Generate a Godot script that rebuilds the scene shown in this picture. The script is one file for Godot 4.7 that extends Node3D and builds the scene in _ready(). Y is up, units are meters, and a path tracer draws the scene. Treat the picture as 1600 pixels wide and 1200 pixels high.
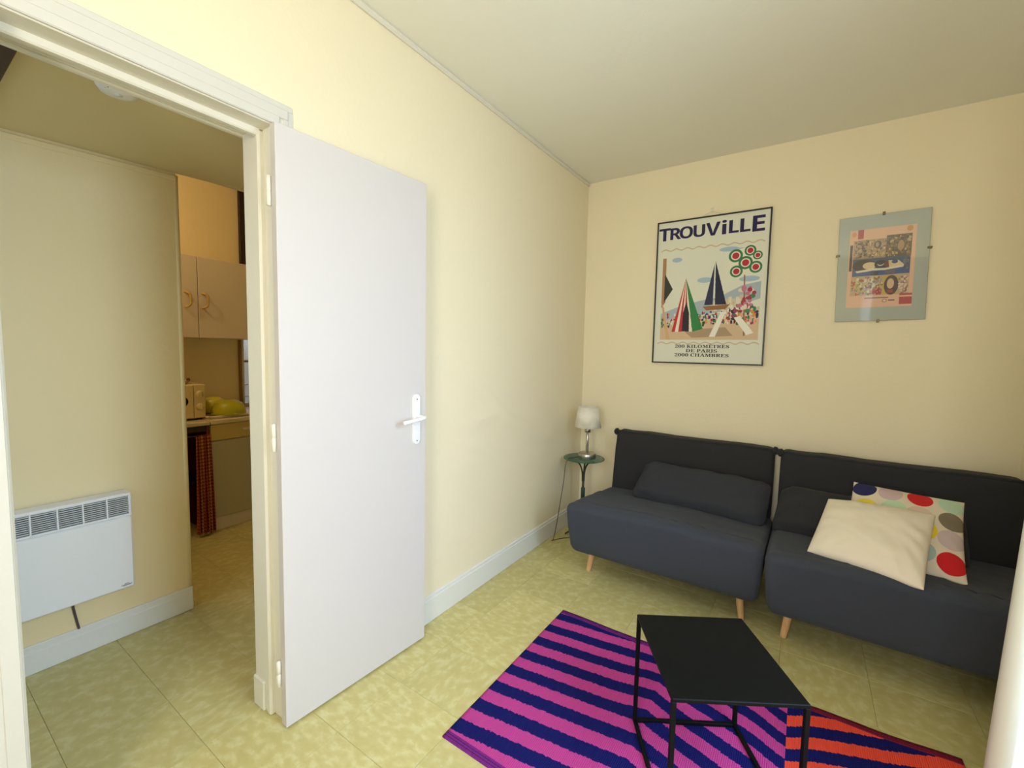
extends Node3D

# ---------------------------------------------------------------- helpers: naming
var used := {}

func numbered(called: String) -> String:
	if not used.has(called):
		used[called] = 0
		return called
	used[called] += 1
	return "%s_%03d" % [called, used[called]]

func tag(o: Node, label: String, category := "", group := "", kind := "") -> void:
	o.set_meta("label", label)
	if category:
		o.set_meta("category", category)
	if group:
		o.set_meta("group", group)
	if kind:
		o.set_meta("kind", kind)

func thing(called: String, label: String, category: String, at := Vector3.ZERO, group := "") -> Node3D:
	var o := Node3D.new()
	o.name = numbered(called)
	add_child(o)
	o.position = at
	tag(o, label, category, group)
	return o

func obj(called: String, st: SurfaceTool, m: Material, parent: Node = self) -> MeshInstance3D:
	var o := MeshInstance3D.new()
	st.generate_normals()
	o.mesh = st.commit()
	o.material_override = m
	o.name = numbered(called) if parent == self else called
	parent.add_child(o, true)
	return o

func struct(called: String, label: String, st: SurfaceTool, m: Material) -> MeshInstance3D:
	var o := obj(called, st, m)
	tag(o, label, "", "", "structure")
	return o

func mb(smooth := false) -> SurfaceTool:
	var st := SurfaceTool.new()
	st.begin(Mesh.PRIMITIVE_TRIANGLES)
	st.set_smooth_group(0 if smooth else -1)
	return st

# ---------------------------------------------------------------- helpers: shapes
func tri(st: SurfaceTool, a: Vector3, b: Vector3, c: Vector3, inside: Vector3) -> void:
	if (b - a).cross(c - a).dot((a + b + c) / 3.0 - inside) > 0.0:
		var t := b
		b = c
		c = t
	st.add_vertex(a)
	st.add_vertex(b)
	st.add_vertex(c)

func quad(st: SurfaceTool, a: Vector3, b: Vector3, c: Vector3, d: Vector3, inside: Vector3) -> void:
	tri(st, a, b, c, inside)
	tri(st, a, c, d, inside)

# chamfered box from corner lo to corner hi
func bx(st: SurfaceTool, lo: Vector3, hi: Vector3, r := 0.002) -> void:
	var c := (lo + hi) / 2.0
	var h := (hi - lo) / 2.0
	r = minf(r, minf(h.x, minf(h.y, h.z)) * 0.95)
	var v := func(sx: int, sy: int, sz: int, axis: int) -> Vector3:
		var p := Vector3(sx * h.x, sy * h.y, sz * h.z)
		for k in 3:
			if k != axis:
				p[k] -= signf(p[k]) * r
		return c + p
	for axis in 3:
		var u := (axis + 1) % 3
		var w := (axis + 2) % 3
		for s in [-1, 1]:
			var q := []
			for k in [[-1, -1], [1, -1], [1, 1], [-1, 1]]:
				var g := [0, 0, 0]
				g[axis] = s
				g[u] = k[0]
				g[w] = k[1]
				q.append(v.call(g[0], g[1], g[2], axis))
			quad(st, q[0], q[1], q[2], q[3], c)
		for s in [[-1, -1], [1, -1], [1, 1], [-1, 1]]:   # edges along axis
			var e := []
			for k in [[-1, u], [1, u], [1, w], [-1, w]]:
				var g := [0, 0, 0]
				g[axis] = k[0]
				g[u] = s[0]
				g[w] = s[1]
				e.append(v.call(g[0], g[1], g[2], k[1]))
			quad(st, e[0], e[1], e[2], e[3], c)
	for sx in [-1, 1]:
		for sy in [-1, 1]:
			for sz in [-1, 1]:
				tri(st, v.call(sx, sy, sz, 0), v.call(sx, sy, sz, 1), v.call(sx, sy, sz, 2), c)

func box(lo: Vector3, hi: Vector3, r := 0.002) -> SurfaceTool:
	var st := mb()
	bx(st, lo, hi, r)
	return st

# profile of Vector2(radius, height), turned round y
func lathe(st: SurfaceTool, prof: Array, n := 32, at := Vector3.ZERO) -> void:
	for i in prof.size() - 1:
		var p: Vector2 = prof[i]
		var q: Vector2 = prof[i + 1]
		for k in n:
			var a := TAU * k / n
			var b := TAU * (k + 1) / n
			var d := Vector3(cos(a), 0, sin(a))
			var e := Vector3(cos(b), 0, sin(b))
			var v0 := at + d * p.x + Vector3.UP * p.y
			var v1 := at + e * p.x + Vector3.UP * p.y
			var v2 := at + e * q.x + Vector3.UP * q.y
			var v3 := at + d * q.x + Vector3.UP * q.y
			var n2 := Vector2(q.y - p.y, p.x - q.x)   # outward for a profile that rises on the outside
			var mid := (v0 + v1 + v2 + v3) / 4.0
			var out := ((d + e).normalized() * n2.x + Vector3.UP * n2.y)
			if p.x > 1e-6:
				tri(st, v0, v1, v2 if q.x > 1e-6 else v3, mid - out * 10.0)
			if q.x > 1e-6:
				tri(st, v0, v2, v3, mid - out * 10.0)

func tube(st: SurfaceTool, pts: Array, r: Variant, n := 10, caps := true) -> void:
	var rings := []
	var up := Vector3.UP
	var t0: Vector3 = (pts[1] - pts[0]).normalized()
	if absf(t0.dot(up)) > 0.9:
		up = Vector3.RIGHT
	var side := t0.cross(up).normalized()
	for i in pts.size():
		var t: Vector3 = (pts[mini(i + 1, pts.size() - 1)] - pts[maxi(i - 1, 0)]).normalized()
		side = (side - t * side.dot(t)).normalized()
		var other := t.cross(side)
		var rr: float = r[i] if r is Array else r
		var ring := []
		for k in n:
			var a := TAU * k / n
			ring.append(pts[i] + (side * cos(a) + other * sin(a)) * rr)
		rings.append(ring)
	for i in pts.size() - 1:
		var mid: Vector3 = (pts[i] + pts[i + 1]) / 2.0
		for k in n:
			var l := (k + 1) % n
			quad(st, rings[i][k], rings[i][l], rings[i + 1][l], rings[i + 1][k], mid)
	if caps:
		for e in [[0, 1], [pts.size() - 1, pts.size() - 2]]:
			for k in n:
				tri(st, pts[e[0]], rings[e[0]][k], rings[e[0]][(k + 1) % n], pts[e[1]])

func smooth_path(pts: Array, per := 8) -> Array:
	var out := []
	for i in pts.size() - 1:
		var a: Vector3 = pts[maxi(i - 1, 0)]
		var b: Vector3 = pts[i]
		var c: Vector3 = pts[i + 1]
		var d: Vector3 = pts[mini(i + 2, pts.size() - 1)]
		for k in per:
			out.append(b.cubic_interpolate(c, a, d, float(k) / per))
	out.append(pts[-1])
	return out

# rounded box of half size h centred on the origin, its grid points moved by deform
func soft(st: SurfaceTool, h: Vector3, r: float, n: int, deform: Callable) -> void:
	var inner := h - Vector3.ONE * r
	for axis in 3:
		var u := (axis + 1) % 3
		var w := (axis + 2) % 3
		for s in [-1.0, 1.0]:
			var grid := []
			for i in n + 1:
				var row := []
				for j in n + 1:
					var p := Vector3.ZERO
					p[axis] = s * h[axis]
					var a := -1.0 + 2.0 * i / n
					var b := -1.0 + 2.0 * j / n
					p[u] = h[u] * sin(a * PI / 2.0)
					p[w] = h[w] * sin(b * PI / 2.0)
					var q := Vector3(clampf(p.x, -inner.x, inner.x), clampf(p.y, -inner.y, inner.y), clampf(p.z, -inner.z, inner.z))
					var d := p - q
					p = q + d.normalized() * r if d.length() > 1e-6 else p
					row.append(deform.call(p))
				grid.append(row)
			for i in n:
				for j in n:
					var A: Vector3 = grid[i][j]
					var B: Vector3 = grid[i + 1][j]
					var C: Vector3 = grid[i + 1][j + 1]
					var D: Vector3 = grid[i][j + 1]
					if s > 0:
						st.add_vertex(A); st.add_vertex(C); st.add_vertex(B)
						st.add_vertex(A); st.add_vertex(D); st.add_vertex(C)
					else:
						st.add_vertex(A); st.add_vertex(B); st.add_vertex(C)
						st.add_vertex(A); st.add_vertex(C); st.add_vertex(D)

# stuffed cushion between four corners, its front towards (tr - tl) x (bl - tl) turned round
func pillow(st: SurfaceTool, tl: Vector3, tr: Vector3, bl: Vector3, br: Vector3, thick: float, n := 28, pinch := 0.06, seed_ := 1, power := 0.5) -> void:
	var noise := FastNoiseLite.new()
	noise.seed = seed_
	noise.frequency = 3.2
	var nrm := (bl - tl).cross(tr - tl).normalized()
	for side in [1.0, -1.0]:
		var grid := []
		for i in n + 1:
			var row := []
			for j in n + 1:
				var u := sin((-1.0 + 2.0 * j / n) * PI / 2.0)
				var v := sin((-1.0 + 2.0 * i / n) * PI / 2.0)
				var uu := u * (1.0 - pinch * (1.0 - v * v))
				var vv := v * (1.0 - pinch * (1.0 - u * u))
				var a := tl.lerp(tr, uu * 0.5 + 0.5)
				var b := bl.lerp(br, uu * 0.5 + 0.5)
				var p := a.lerp(b, vv * 0.5 + 0.5)
				var k := pow(maxf(0.0, (1.0 - u * u) * (1.0 - v * v)), power)
				var wr := noise.get_noise_3d(p.x * 2.0, p.y * 2.0, p.z * 2.0 + side) * 0.20
				var edge := maxf(absf(u), absf(v))
				var cr := 0.035 * sin(14.0 * atan2(v, u) + 2.0 * sin(5.0 * u)) * smoothstep(0.5, 0.85, edge) * (1.0 - smoothstep(0.9, 1.0, edge))
				p += nrm * side * thick * 0.5 * maxf(0.0, k * (1.0 + wr) + cr * k * 2.0)
				row.append([p, Vector2(uu * 0.5 + 0.5, vv * 0.5 + 0.5)])
			grid.append(row)
		for i in n:
			for j in n:
				var q := [grid[i][j], grid[i][j + 1], grid[i + 1][j + 1], grid[i + 1][j]]
				var order := [0, 1, 2, 0, 2, 3] if side > 0 else [0, 2, 1, 0, 3, 2]
				for o in order:
					st.set_uv(q[o][1])
					st.add_vertex(q[o][0])

# ---------------------------------------------------------------- helpers: materials
func mat(c: Color, rough := 0.6, metal := 0.0) -> StandardMaterial3D:
	var m := StandardMaterial3D.new()
	m.albedo_color = c
	m.roughness = rough
	m.metallic = metal
	return m

func rgb(r: float, g: float, b: float) -> Color:
	return Color(r / 255.0, g / 255.0, b / 255.0)

func noise_tex(freq: float, sd: int, as_normal := false, strength := 4.0, octaves := 4, size := 512, ramp: Gradient = null, warp := 0.0) -> NoiseTexture2D:
	var n := FastNoiseLite.new()
	n.noise_type = FastNoiseLite.TYPE_SIMPLEX_SMOOTH
	n.frequency = freq
	n.seed = sd
	n.fractal_octaves = octaves
	if warp > 0.0:
		n.domain_warp_enabled = true
		n.domain_warp_amplitude = warp
		n.domain_warp_frequency = freq * 0.8
	var t := NoiseTexture2D.new()
	t.width = size
	t.height = size
	t.seamless = true
	t.noise = n
	t.as_normal_map = as_normal
	t.bump_strength = strength
	if ramp:
		t.color_ramp = ramp
	return t

func ramp(stops: Array) -> Gradient:
	var g := Gradient.new()
	var off := PackedFloat32Array()
	var col := PackedColorArray()
	for s in stops:
		off.append(s[0])
		col.append(s[1])
	g.offsets = off
	g.colors = col
	return g

func bumpy(m: StandardMaterial3D, t: Texture2D, scale: float, amount := 1.0, world := true) -> StandardMaterial3D:
	m.normal_enabled = true
	m.normal_texture = t
	m.normal_scale = amount
	m.uv1_triplanar = true
	m.uv1_world_triplanar = world
	m.uv1_scale = Vector3.ONE * scale
	return m

var M := {}

func materials() -> void:
	var plaster_n := noise_tex(0.035, 11, true, 3.0, 4)
	var weave_n := noise_tex(0.16, 5, true, 5.0, 2)
	var brush_n := noise_tex(0.012, 8, true, 3.0, 3)
	M.wall = bumpy(mat(WALL, 0.85), plaster_n, 2.2, 0.15)
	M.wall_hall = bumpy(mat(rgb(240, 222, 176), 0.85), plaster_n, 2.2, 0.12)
	M.ceiling = bumpy(mat(CEILING, 0.9), plaster_n, 1.6, 0.08)
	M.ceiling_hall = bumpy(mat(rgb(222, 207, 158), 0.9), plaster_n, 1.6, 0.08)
	M.paint = bumpy(mat(rgb(212, 209, 200), 0.5), brush_n, 2.0, 0.3)
	M.paint_old = bumpy(mat(rgb(226, 221, 204), 0.5), brush_n, 3.0, 0.4)
	M.skirting = bumpy(mat(rgb(230, 229, 222), 0.5), brush_n, 3.0, 0.5)
	M.door = mat(rgb(212, 206, 204), 0.5)
	M.plastic = mat(rgb(240, 240, 241), 0.35)
	M.vent_shade = mat(rgb(34, 34, 46), 0.6)  # shade of the grille gaps, put into the colour of the backing
	M.dark = mat(rgb(14, 12, 11), 0.6)
	M.rod = mat(rgb(92, 76, 48), 0.5)
	M.grey_print = mat(rgb(80, 70, 80), 0.6)
	var floor_ramp := [[0.0, rgb(200, 187, 124)], [0.35, rgb(204, 192, 129)], [0.55, rgb(208, 197, 135)], [0.72, rgb(214, 205, 148)], [1.0, rgb(220, 213, 162)]]
	for k in 3:
		var fr := []
		for s in floor_ramp:
			fr.append([s[0], (s[1] as Color).darkened([0.0, 0.02, 0.035][k])])
		var f := mat(Color.WHITE, 0.42)
		f.albedo_texture = noise_tex(0.017, 31 + k, false, 1.0, 6, 512, ramp(fr), 22.0)
		f.uv1_triplanar = true
		f.uv1_world_triplanar = true
		f.uv1_scale = Vector3([1.7, 2.6, 2.0][k], 1.7, [2.7, 1.6, 2.2][k])
		f.uv1_offset = Vector3(0.13 * k, 0, 0.37 * k)
		f.metallic_specular = 0.4
		M["tile%d" % k] = f
	M.grout = mat(rgb(140, 124, 72), 0.8)
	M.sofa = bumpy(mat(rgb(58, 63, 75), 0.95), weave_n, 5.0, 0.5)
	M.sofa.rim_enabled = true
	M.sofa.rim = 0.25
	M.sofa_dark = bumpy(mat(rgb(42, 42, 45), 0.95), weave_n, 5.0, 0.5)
	M.sofa_dark.rim_enabled = true
	M.sofa_dark.rim = 0.2
	M.bolster = bumpy(mat(rgb(50, 52, 59), 0.95), weave_n, 5.0, 0.5)
	M.beech = mat(rgb(240, 194, 142), 0.45)
	M.beech.albedo_texture = noise_tex(0.02, 71, false, 1.0, 3, 256, ramp([[0.0, Color(0.86, 0.84, 0.8)], [1.0, Color(1, 1, 1)]]))
	M.beech.uv1_triplanar = true
	M.beech.uv1_scale = Vector3(14, 1.5, 14)
	M.cream_cloth = bumpy(mat(rgb(238, 226, 206), 0.95), weave_n, 6.0, 0.35)
	M.black_metal = mat(rgb(15, 17, 17), 0.5)
	M.black_metal.metallic_specular = 0.22
	M.steel = mat(rgb(190, 184, 176), 0.28, 0.9)
	M.green_iron = mat(rgb(20, 36, 33), 0.45)
	M.green_collar = mat(rgb(20, 62, 52), 0.5)
	M.green_glass = mat(Color(0.14, 0.40, 0.30, 0.62), 0.3)
	M.green_glass.transparency = BaseMaterial3D.TRANSPARENCY_ALPHA
	var sh := mat(rgb(250, 246, 234), 0.5)
	sh.albedo_texture = noise_tex(0.008, 44, false, 1.0, 3, 256, ramp([[0.0, Color(0.90, 0.89, 0.86)], [0.5, Color(0.96, 0.95, 0.93)], [0.6, Color(1, 1, 1)], [1.0, Color(0.94, 0.93, 0.90)]]), 60.0)
	sh.uv1_triplanar = true
	sh.uv1_scale = Vector3(3, 3, 3)
	sh.backlight_enabled = true
	sh.backlight = Color(0.5, 0.49, 0.46)
	M.alabaster = sh
	M.cord = mat(rgb(58, 36, 38), 0.6)
	M.glass = mat(Color(1, 1, 1, 0.04), 0.05)
	M.glass.transparency = BaseMaterial3D.TRANSPARENCY_ALPHA
	M.card = mat(rgb(176, 184, 172), 0.8)
	M.clip = mat(rgb(120, 108, 84), 0.4, 0.6)
	M.hook = mat(rgb(222, 216, 196), 0.5)
	M.frame_black = mat(rgb(22, 19, 22), 0.4)
	M.navy_print = mat(rgb(40, 32, 80), 0.8)
	M.black_print = mat(rgb(24, 20, 20), 0.7)
	M.dark_wood = mat(rgb(52, 30, 18), 0.6)
	M.brown_wood = mat(rgb(150, 110, 50), 0.6)
	M.laminate = mat(rgb(226, 213, 194), 0.4)
	M.drawer_yellow = mat(rgb(205, 180, 104), 0.45)
	M.door_grey = mat(rgb(182, 176, 146), 0.45)
	M.handle_amber = mat(rgb(205, 168, 96), 0.3)
	M.worktop = mat(rgb(214, 200, 164), 0.35)
	M.micro = mat(rgb(225, 206, 150), 0.4)
	M.yellow = mat(rgb(220, 205, 60), 0.35)
	M.yellow_green = mat(Color(0.80, 0.78, 0.12, 0.8), 0.3)
	M.yellow_green.transparency = BaseMaterial3D.TRANSPARENCY_ALPHA
	M.green_thing = mat(rgb(70, 96, 40), 0.6)
	M.glazed = mat(rgb(226, 232, 236), 0.15)
	M.frosted = mat(Color(0.86, 0.9, 0.93, 0.62), 0.5)
	M.frosted.transparency = BaseMaterial3D.TRANSPARENCY_ALPHA
	M.red_brown = mat(rgb(96, 30, 24), 0.4)
	M.sink = mat(rgb(222, 210, 176), 0.25)

const WALL := Color(0.945, 0.898, 0.772)
const CEILING := Color(0.945, 0.935, 0.88)
const H := 2.64          # ceiling height of the room
const HALL_TOP := 2.125  # low ceiling of the hall
const LEFT := -0.171     # hall side of the wall with the door

# ================================================================ the scene
func _ready() -> void:
	seed(7)
	view()
	materials()
	shell()
	doorway()
	window_and_shutters()
	hall()
	kitchen()
	sofas()
	cushions()
	corner_table()
	coffee_table()
	rug()
	pictures()

func view() -> void:
	var cam := Camera3D.new()
	cam.name = "camera"
	cam.keep_aspect = Camera3D.KEEP_HEIGHT
	cam.fov = 82.63
	cam.near = 0.02
	cam.position = Vector3(1.4748, 1.338, 3.2166)
	cam.rotation_order = EULER_ORDER_YXZ
	cam.rotation = Vector3(-0.0748, 0.5904, 0.0198)
	add_child(cam)
	cam.current = true
	var env := Environment.new()
	env.background_mode = Environment.BG_SKY
	var sky := Sky.new()
	var sm := ProceduralSkyMaterial.new()
	sm.sky_top_color = Color(0.62, 0.74, 0.92)
	sm.sky_horizon_color = Color(0.88, 0.92, 0.96)
	sm.ground_horizon_color = Color(0.80, 0.82, 0.82)
	sm.ground_bottom_color = Color(0.55, 0.54, 0.52)
	sm.sky_energy_multiplier = 1.0
	sky.sky_material = sm
	env.sky = sky
	env.background_energy_multiplier = 2.5
	env.tonemap_mode = Environment.TONE_MAPPER_LINEAR
	env.tonemap_exposure = 1.08
	env.sdfgi_enabled = true
	env.ssao_enabled = true
	env.ssil_enabled = true
	var we := WorldEnvironment.new()
	we.name = "world_environment"
	we.environment = env
	add_child(we)
	# daylight that comes through the tall window of the right wall
	var day := AreaLight3D.new()
	day.name = "daylight_through_window"
	day.area_size = Vector2(0.66, 1.3)
	day.position = Vector3(2.62, 1.60, 2.33)
	day.rotation = Vector3(-0.65, PI / 2, 0)
	day.light_color = Color(0.79, 0.895, 1.0)
	day.light_energy = 4.3
	day.area_range = 12.0
	day.shadow_enabled = true
	add_child(day)
	# added fill light at the end of the hall, brightening the heater wall
	var hall_fill := AreaLight3D.new()
	hall_fill.name = "added_hall_fill"
	hall_fill.area_size = Vector2(0.55, 0.9)
	hall_fill.position = Vector3(-0.6, 1.5, 4.30)
	hall_fill.light_color = Color(0.72, 0.85, 1.0)
	hall_fill.light_energy = 0.42
	hall_fill.area_range = 8.0
	hall_fill.shadow_enabled = true
	add_child(hall_fill)
	# added fill light behind the camera, lifting the far wall and the sofas
	var back_fill := AreaLight3D.new()
	back_fill.name = "added_back_fill"
	back_fill.area_size = Vector2(0.62, 1.3)
	back_fill.position = Vector3(1.37, 1.55, 4.30)
	back_fill.light_color = Color(1.0, 0.985, 0.95)
	back_fill.light_energy = 3.3
	back_fill.area_range = 12.0
	back_fill.shadow_enabled = true
	add_child(back_fill)

# ---------------------------------------------------------------- walls, floor, ceiling
func shell() -> void:
	# floor: a base with separate vinyl tiles on it
	var st := box(Vector3(-2.75, -0.12, -0.2), Vector3(2.6, -0.0035, 4.4), 0.0)
	var fl := struct("floor", "yellow marbled vinyl tile floor running from the room into the hall", st, M.grout)
	var kinds := []
	for k in 3:
		kinds.append("tile%d" % k)
	var rng := RandomNumberGenerator.new()
	rng.seed = 3
	for i in 16:
		for j in 15:
			var x0 := -2.641 + 0.315 * i
			var z0 := -0.193 + 0.283 * j
			var t := box(Vector3(x0 + 0.0004, -0.005, z0 + 0.0004), Vector3(x0 + 0.3146, 0.0, z0 + 0.2826), 0.0007)
			obj("tile", t, M[kinds[rng.randi() % 3]], fl)
	# wall with the door: thick body, and a front face that is slightly uneven, old plaster
	st = mb()
	bx(st, Vector3(-0.15, 0, -0.15), Vector3(-0.008, H, 2.43), 0.0)
	bx(st, Vector3(-0.15, 0, 3.07), Vector3(-0.004, H, 4.35), 0.0)
	bx(st, Vector3(-0.15, 2.06, 2.43), Vector3(-0.008, H, 3.07), 0.0)
	var nz := FastNoiseLite.new()
	nz.seed = 21
	nz.frequency = 0.9
	nz.fractal_octaves = 3
	var creases := [[1.62, 1.0, 0.55, 0.86, 0.010], [1.35, 1.12, 0.75, 0.80, 0.008], [0.95, 0.92, 0.35, 0.66, 0.011], [1.5, 0.83, 1.05, 0.72, 0.007], [0.8, 1.06, 0.2, 0.9, 0.008], [1.1, 0.72, 0.6, 0.55, 0.008]]
	var wavy := func(z: float, y: float) -> float:
		var d := nz.get_noise_2d(z * 1.3, y * 1.3) * 0.004
		for c in creases:
			var a := Vector2(c[0], c[1])
			var b := Vector2(c[2], c[3])
			var p := Vector2(z, y + 0.03 * sin(z * 9.0 + c[4] * 700.0))
			var t := clampf((p - a).dot(b - a) / (b - a).length_squared(), 0.0, 1.0)
			var dist := p.distance_to(a.lerp(b, t))
			d += c[4] * 0.6 * exp(-pow(dist / 0.028, 2.0)) * sin(PI * clampf(t, 0.02, 0.98))
		return d
	var face := func(z0: float, z1: float, y0: float, y1: float) -> void:
		var nzc := maxi(2, int((z1 - z0) / 0.022))
		var nyc := maxi(2, int((y1 - y0) / 0.022))
		for i in nzc:
			for j in nyc:
				var q := []
				for k in [[0, 0], [1, 0], [1, 1], [0, 1]]:
					var z := lerpf(z0, z1, float(i + k[0]) / nzc)
					var y := lerpf(y0, y1, float(j + k[1]) / nyc)
					var fade: float = minf(1.0, minf(z / 0.05, (H - y) / 0.05))
					q.append(Vector3(wavy.call(z, y) * fade, y, z))
				quad(st, q[0], q[1], q[2], q[3], Vector3(-5, q[0].y, q[0].z))
	st.set_smooth_group(0)
	face.call(0.0, 2.43, 0.0, 2.062)
	face.call(0.0, 3.6, 2.062, H)
	struct("wall_left", "cream plaster wall behind the open white door, running to the corner lamp", st, M.wall)
	struct("wall_far", "cream wall behind the sofas on which two pictures hang", box(Vector3(-0.15, 0, -0.15), Vector3(2.55, H, 0), 0.0), M.wall)
	st = mb()
	bx(st, Vector3(-2.75, 0, 4.2), Vector3(-0.9, H, 4.35), 0.0)
	bx(st, Vector3(-0.3, 0, 4.2), Vector3(1.04, H, 4.35), 0.0)
	bx(st, Vector3(1.70, 0, 4.2), Vector3(2.55, H, 4.35), 0.0)
	bx(st, Vector3(1.04, 0, 4.2), Vector3(1.70, 0.88, 4.35), 0.0)
	bx(st, Vector3(1.04, 2.22, 4.2), Vector3(1.70, H, 4.35), 0.0)
	bx(st, Vector3(-0.9, 0, 4.2), Vector3(-0.3, 1.0, 4.35), 0.0)
	bx(st, Vector3(-0.9, 2.0, 4.2), Vector3(-0.3, H, 4.35), 0.0)
	struct("wall_back", "cream wall at the far end behind the camera", st, M.wall)
	struct("ceiling", "off white plaster ceiling of the room above the sofas", box(Vector3(-0.15, H, -0.15), Vector3(2.55, H + 0.12, 4.35), 0.0), M.ceiling)
	# narrow batten along the top of the wall with the door
	st = mb()
	for s in 1:
		bx(st, Vector3(-0.004, H - 0.022, 0.0), Vector3(0.014, H + 0.001, 4.2), 0.006)
	struct("trim_1", "narrow off white batten where the left wall meets the ceiling", st, M.paint_old)
	# skirting boards
	st = mb()
	bx(st, Vector3(-0.004, 0, 0.016), Vector3(0.015, 0.118, 2.372), 0.003)
	bx(st, Vector3(-0.004, 0.1, 0.012), Vector3(0.010, 0.135, 2.372), 0.004)
	struct("baseboard_left", "chipped white skirting board along the wall behind the open door", st, M.skirting)
	st = mb()
	bx(st, Vector3(0.0, 0, -0.004), Vector3(2.4, 0.118, 0.015), 0.003)
	bx(st, Vector3(0.0, 0.1, -0.004), Vector3(2.4, 0.135, 0.010), 0.004)
	struct("baseboard_far", "white skirting board along the wall behind the dark sofas", st, M.skirting)

# ---------------------------------------------------------------- door frame and open leaf
func doorway() -> void:
	var o := Node3D.new()
	o.name = "trim_2"
	add_child(o)
	tag(o, "off white painted door frame with stepped architrave round the hall opening", "", "", "structure")
	var st := mb()
	# hinge jamb: reveal board, raised stop, rebate
	bx(st, Vector3(LEFT, 0, 2.37), Vector3(-0.062, 2.06, 2.450), 0.004)
	bx(st, Vector3(-0.07, 0, 2.37), Vector3(0.004, 2.06, 2.436), 0.003)
	bx(st, Vector3(-0.084, 0, 2.4), Vector3(-0.058, 2.05, 2.455), 0.007)
	bx(st, Vector3(LEFT - 0.003, 0, 2.4), Vector3(-0.10, 0.115, 2.458), 0.005)
	obj("hinge_jamb", st, M.paint_old, o)
	st = mb()
	bx(st, Vector3(LEFT, 0, 3.032), Vector3(-0.062, 2.06, 3.12), 0.004)
	bx(st, Vector3(-0.07, 0, 3.047), Vector3(0.004, 2.06, 3.12), 0.003)
	obj("strike_jamb", st, M.paint_old, o)
	st = mb()
	bx(st, Vector3(LEFT, 2.058, 2.40), Vector3(-0.062, 2.09, 3.10), 0.003)
	bx(st, Vector3(-0.086, 2.030, 2.40), Vector3(-0.062, 2.09, 3.10), 0.004)
	bx(st, Vector3(-0.07, 2.051, 2.40), Vector3(0.004, 2.09, 3.10), 0.003)
	bx(st, Vector3(LEFT - 0.012, 2.050, 2.40), Vector3(LEFT + 0.010, 2.09, 3.10), 0.004)
	obj("head", st, M.paint_old, o)
	# architrave: three steps, above and on both sides
	for s in [[0.0, 0.030, 0.012], [0.027, 0.060, 0.009], [0.057, 0.078, 0.005]]:
		var a: float = s[0]
		var b: float = s[1]
		var d: float = s[2]
		st = mb()
		bx(st, Vector3(-0.004, 2.054 + a, 2.447 - b), Vector3(d, 2.054 + b, 3.047 + b), 0.003)
		if b > 0.05:   # the leaf's hinge side stands clear of the first steps
			bx(st, Vector3(-0.004, 0, 2.447 - b), Vector3(minf(d, 0.007) - 0.0003, 2.054 + a + 0.001, 2.447 - maxf(a, 0.045)), 0.001)
		bx(st, Vector3(-0.004, 0, 3.047 + a), Vector3(d - 0.0003, 2.054 + a + 0.001, 3.047 + b), 0.001)
		obj("architrave", st, M.paint, o)
	# hall side architrave
	st = mb()
	bx(st, Vector3(LEFT - 0.012, 2.056, 2.36), Vector3(-0.152, 2.13, 3.13), 0.003)
	obj("hall_architrave", st, M.paint_old, o)

	# the leaf, opened right back against the wall
	var d := Node3D.new()
	d.name = "door_1"
	add_child(d)
	d.position = Vector3(0.0, 0, 2.452)
	d.rotation.y = -0.0569
	tag(d, "plain white flush door standing wide open against the left wall", "", "", "structure")
	# in the leaf's own frame the face is at x = 0.05 and the leaf runs along -z
	obj("panel", box(Vector3(0.010, 0.009, -0.632), Vector3(0.044, 2.046, -0.002), 0.0015), M.door, d)
	for y in [0.15, 0.985, 1.79]:
		st = mb(true)
		lathe(st, [Vector2(0, 0), Vector2(0.007, 0.001), Vector2(0.0075, 0.045), Vector2(0.0064, 0.046), Vector2(0.0064, 0.048), Vector2(0.0075, 0.049), Vector2(0.0075, 0.094), Vector2(0, 0.096)], 14, Vector3(0.010, y, 0.0055))
		obj("hinge", st, M.paint_old, d)
	# backplate with rounded ends, screws and lever
	st = mb()
	var pl := []
	for k in 33:
		var a := PI * k / 16.0
		var yy := 0.019 * sin(a) + (0.0905 if k < 16 else -0.0905)
		pl.append(Vector2(0.019 * cos(a), yy))
	var hz := -0.577
	var hy := 1.034
	for k in 33:
		var a: Vector2 = pl[k]
		var b: Vector2 = pl[(k + 1) % 33]
		var c := Vector3(0.050, hy, hz)
		var A := Vector3(0.044, hy + a.y, hz + a.x)
		var B := Vector3(0.044, hy + b.y, hz + b.x)
		var A1 := Vector3(0.0505, hy + a.y, hz + a.x)
		var B1 := Vector3(0.0505, hy + b.y, hz + b.x)
		var A2 := Vector3(0.052, hy + a.y * 0.985, hz + a.x * 0.9)
		var B2 := Vector3(0.052, hy + b.y * 0.985, hz + b.x * 0.9)
		quad(st, A, B, B1, A1, c)
		quad(st, A1, B1, B2, A2, c - Vector3(0.01, 0, 0))
		tri(st, A2, B2, Vector3(0.052, hy, hz), c - Vector3(0.01, 0, 0))
	var plate := obj("handle_plate", st, M.plastic, d)
	for dy in [0.088, -0.094]:
		st = mb(true)
		tube(st, [Vector3(0.0515, hy + dy, hz), Vector3(0.0528, hy + dy, hz)], 0.0028, 10)
		obj("screw", st, M.dark, plate)
	st = mb(true)
	tube(st, smooth_path([Vector3(0.050, hy + 0.012, hz), Vector3(0.078, hy + 0.012, hz - 0.004), Vector3(0.098, hy + 0.012, hz - 0.002), Vector3(0.104, hy + 0.010, hz + 0.018), Vector3(0.104, hy + 0.006, hz + 0.06), Vector3(0.102, hy + 0.001, hz + 0.112)], 6), 0.0085, 14)
	obj("lever", st, M.plastic, d)

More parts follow.
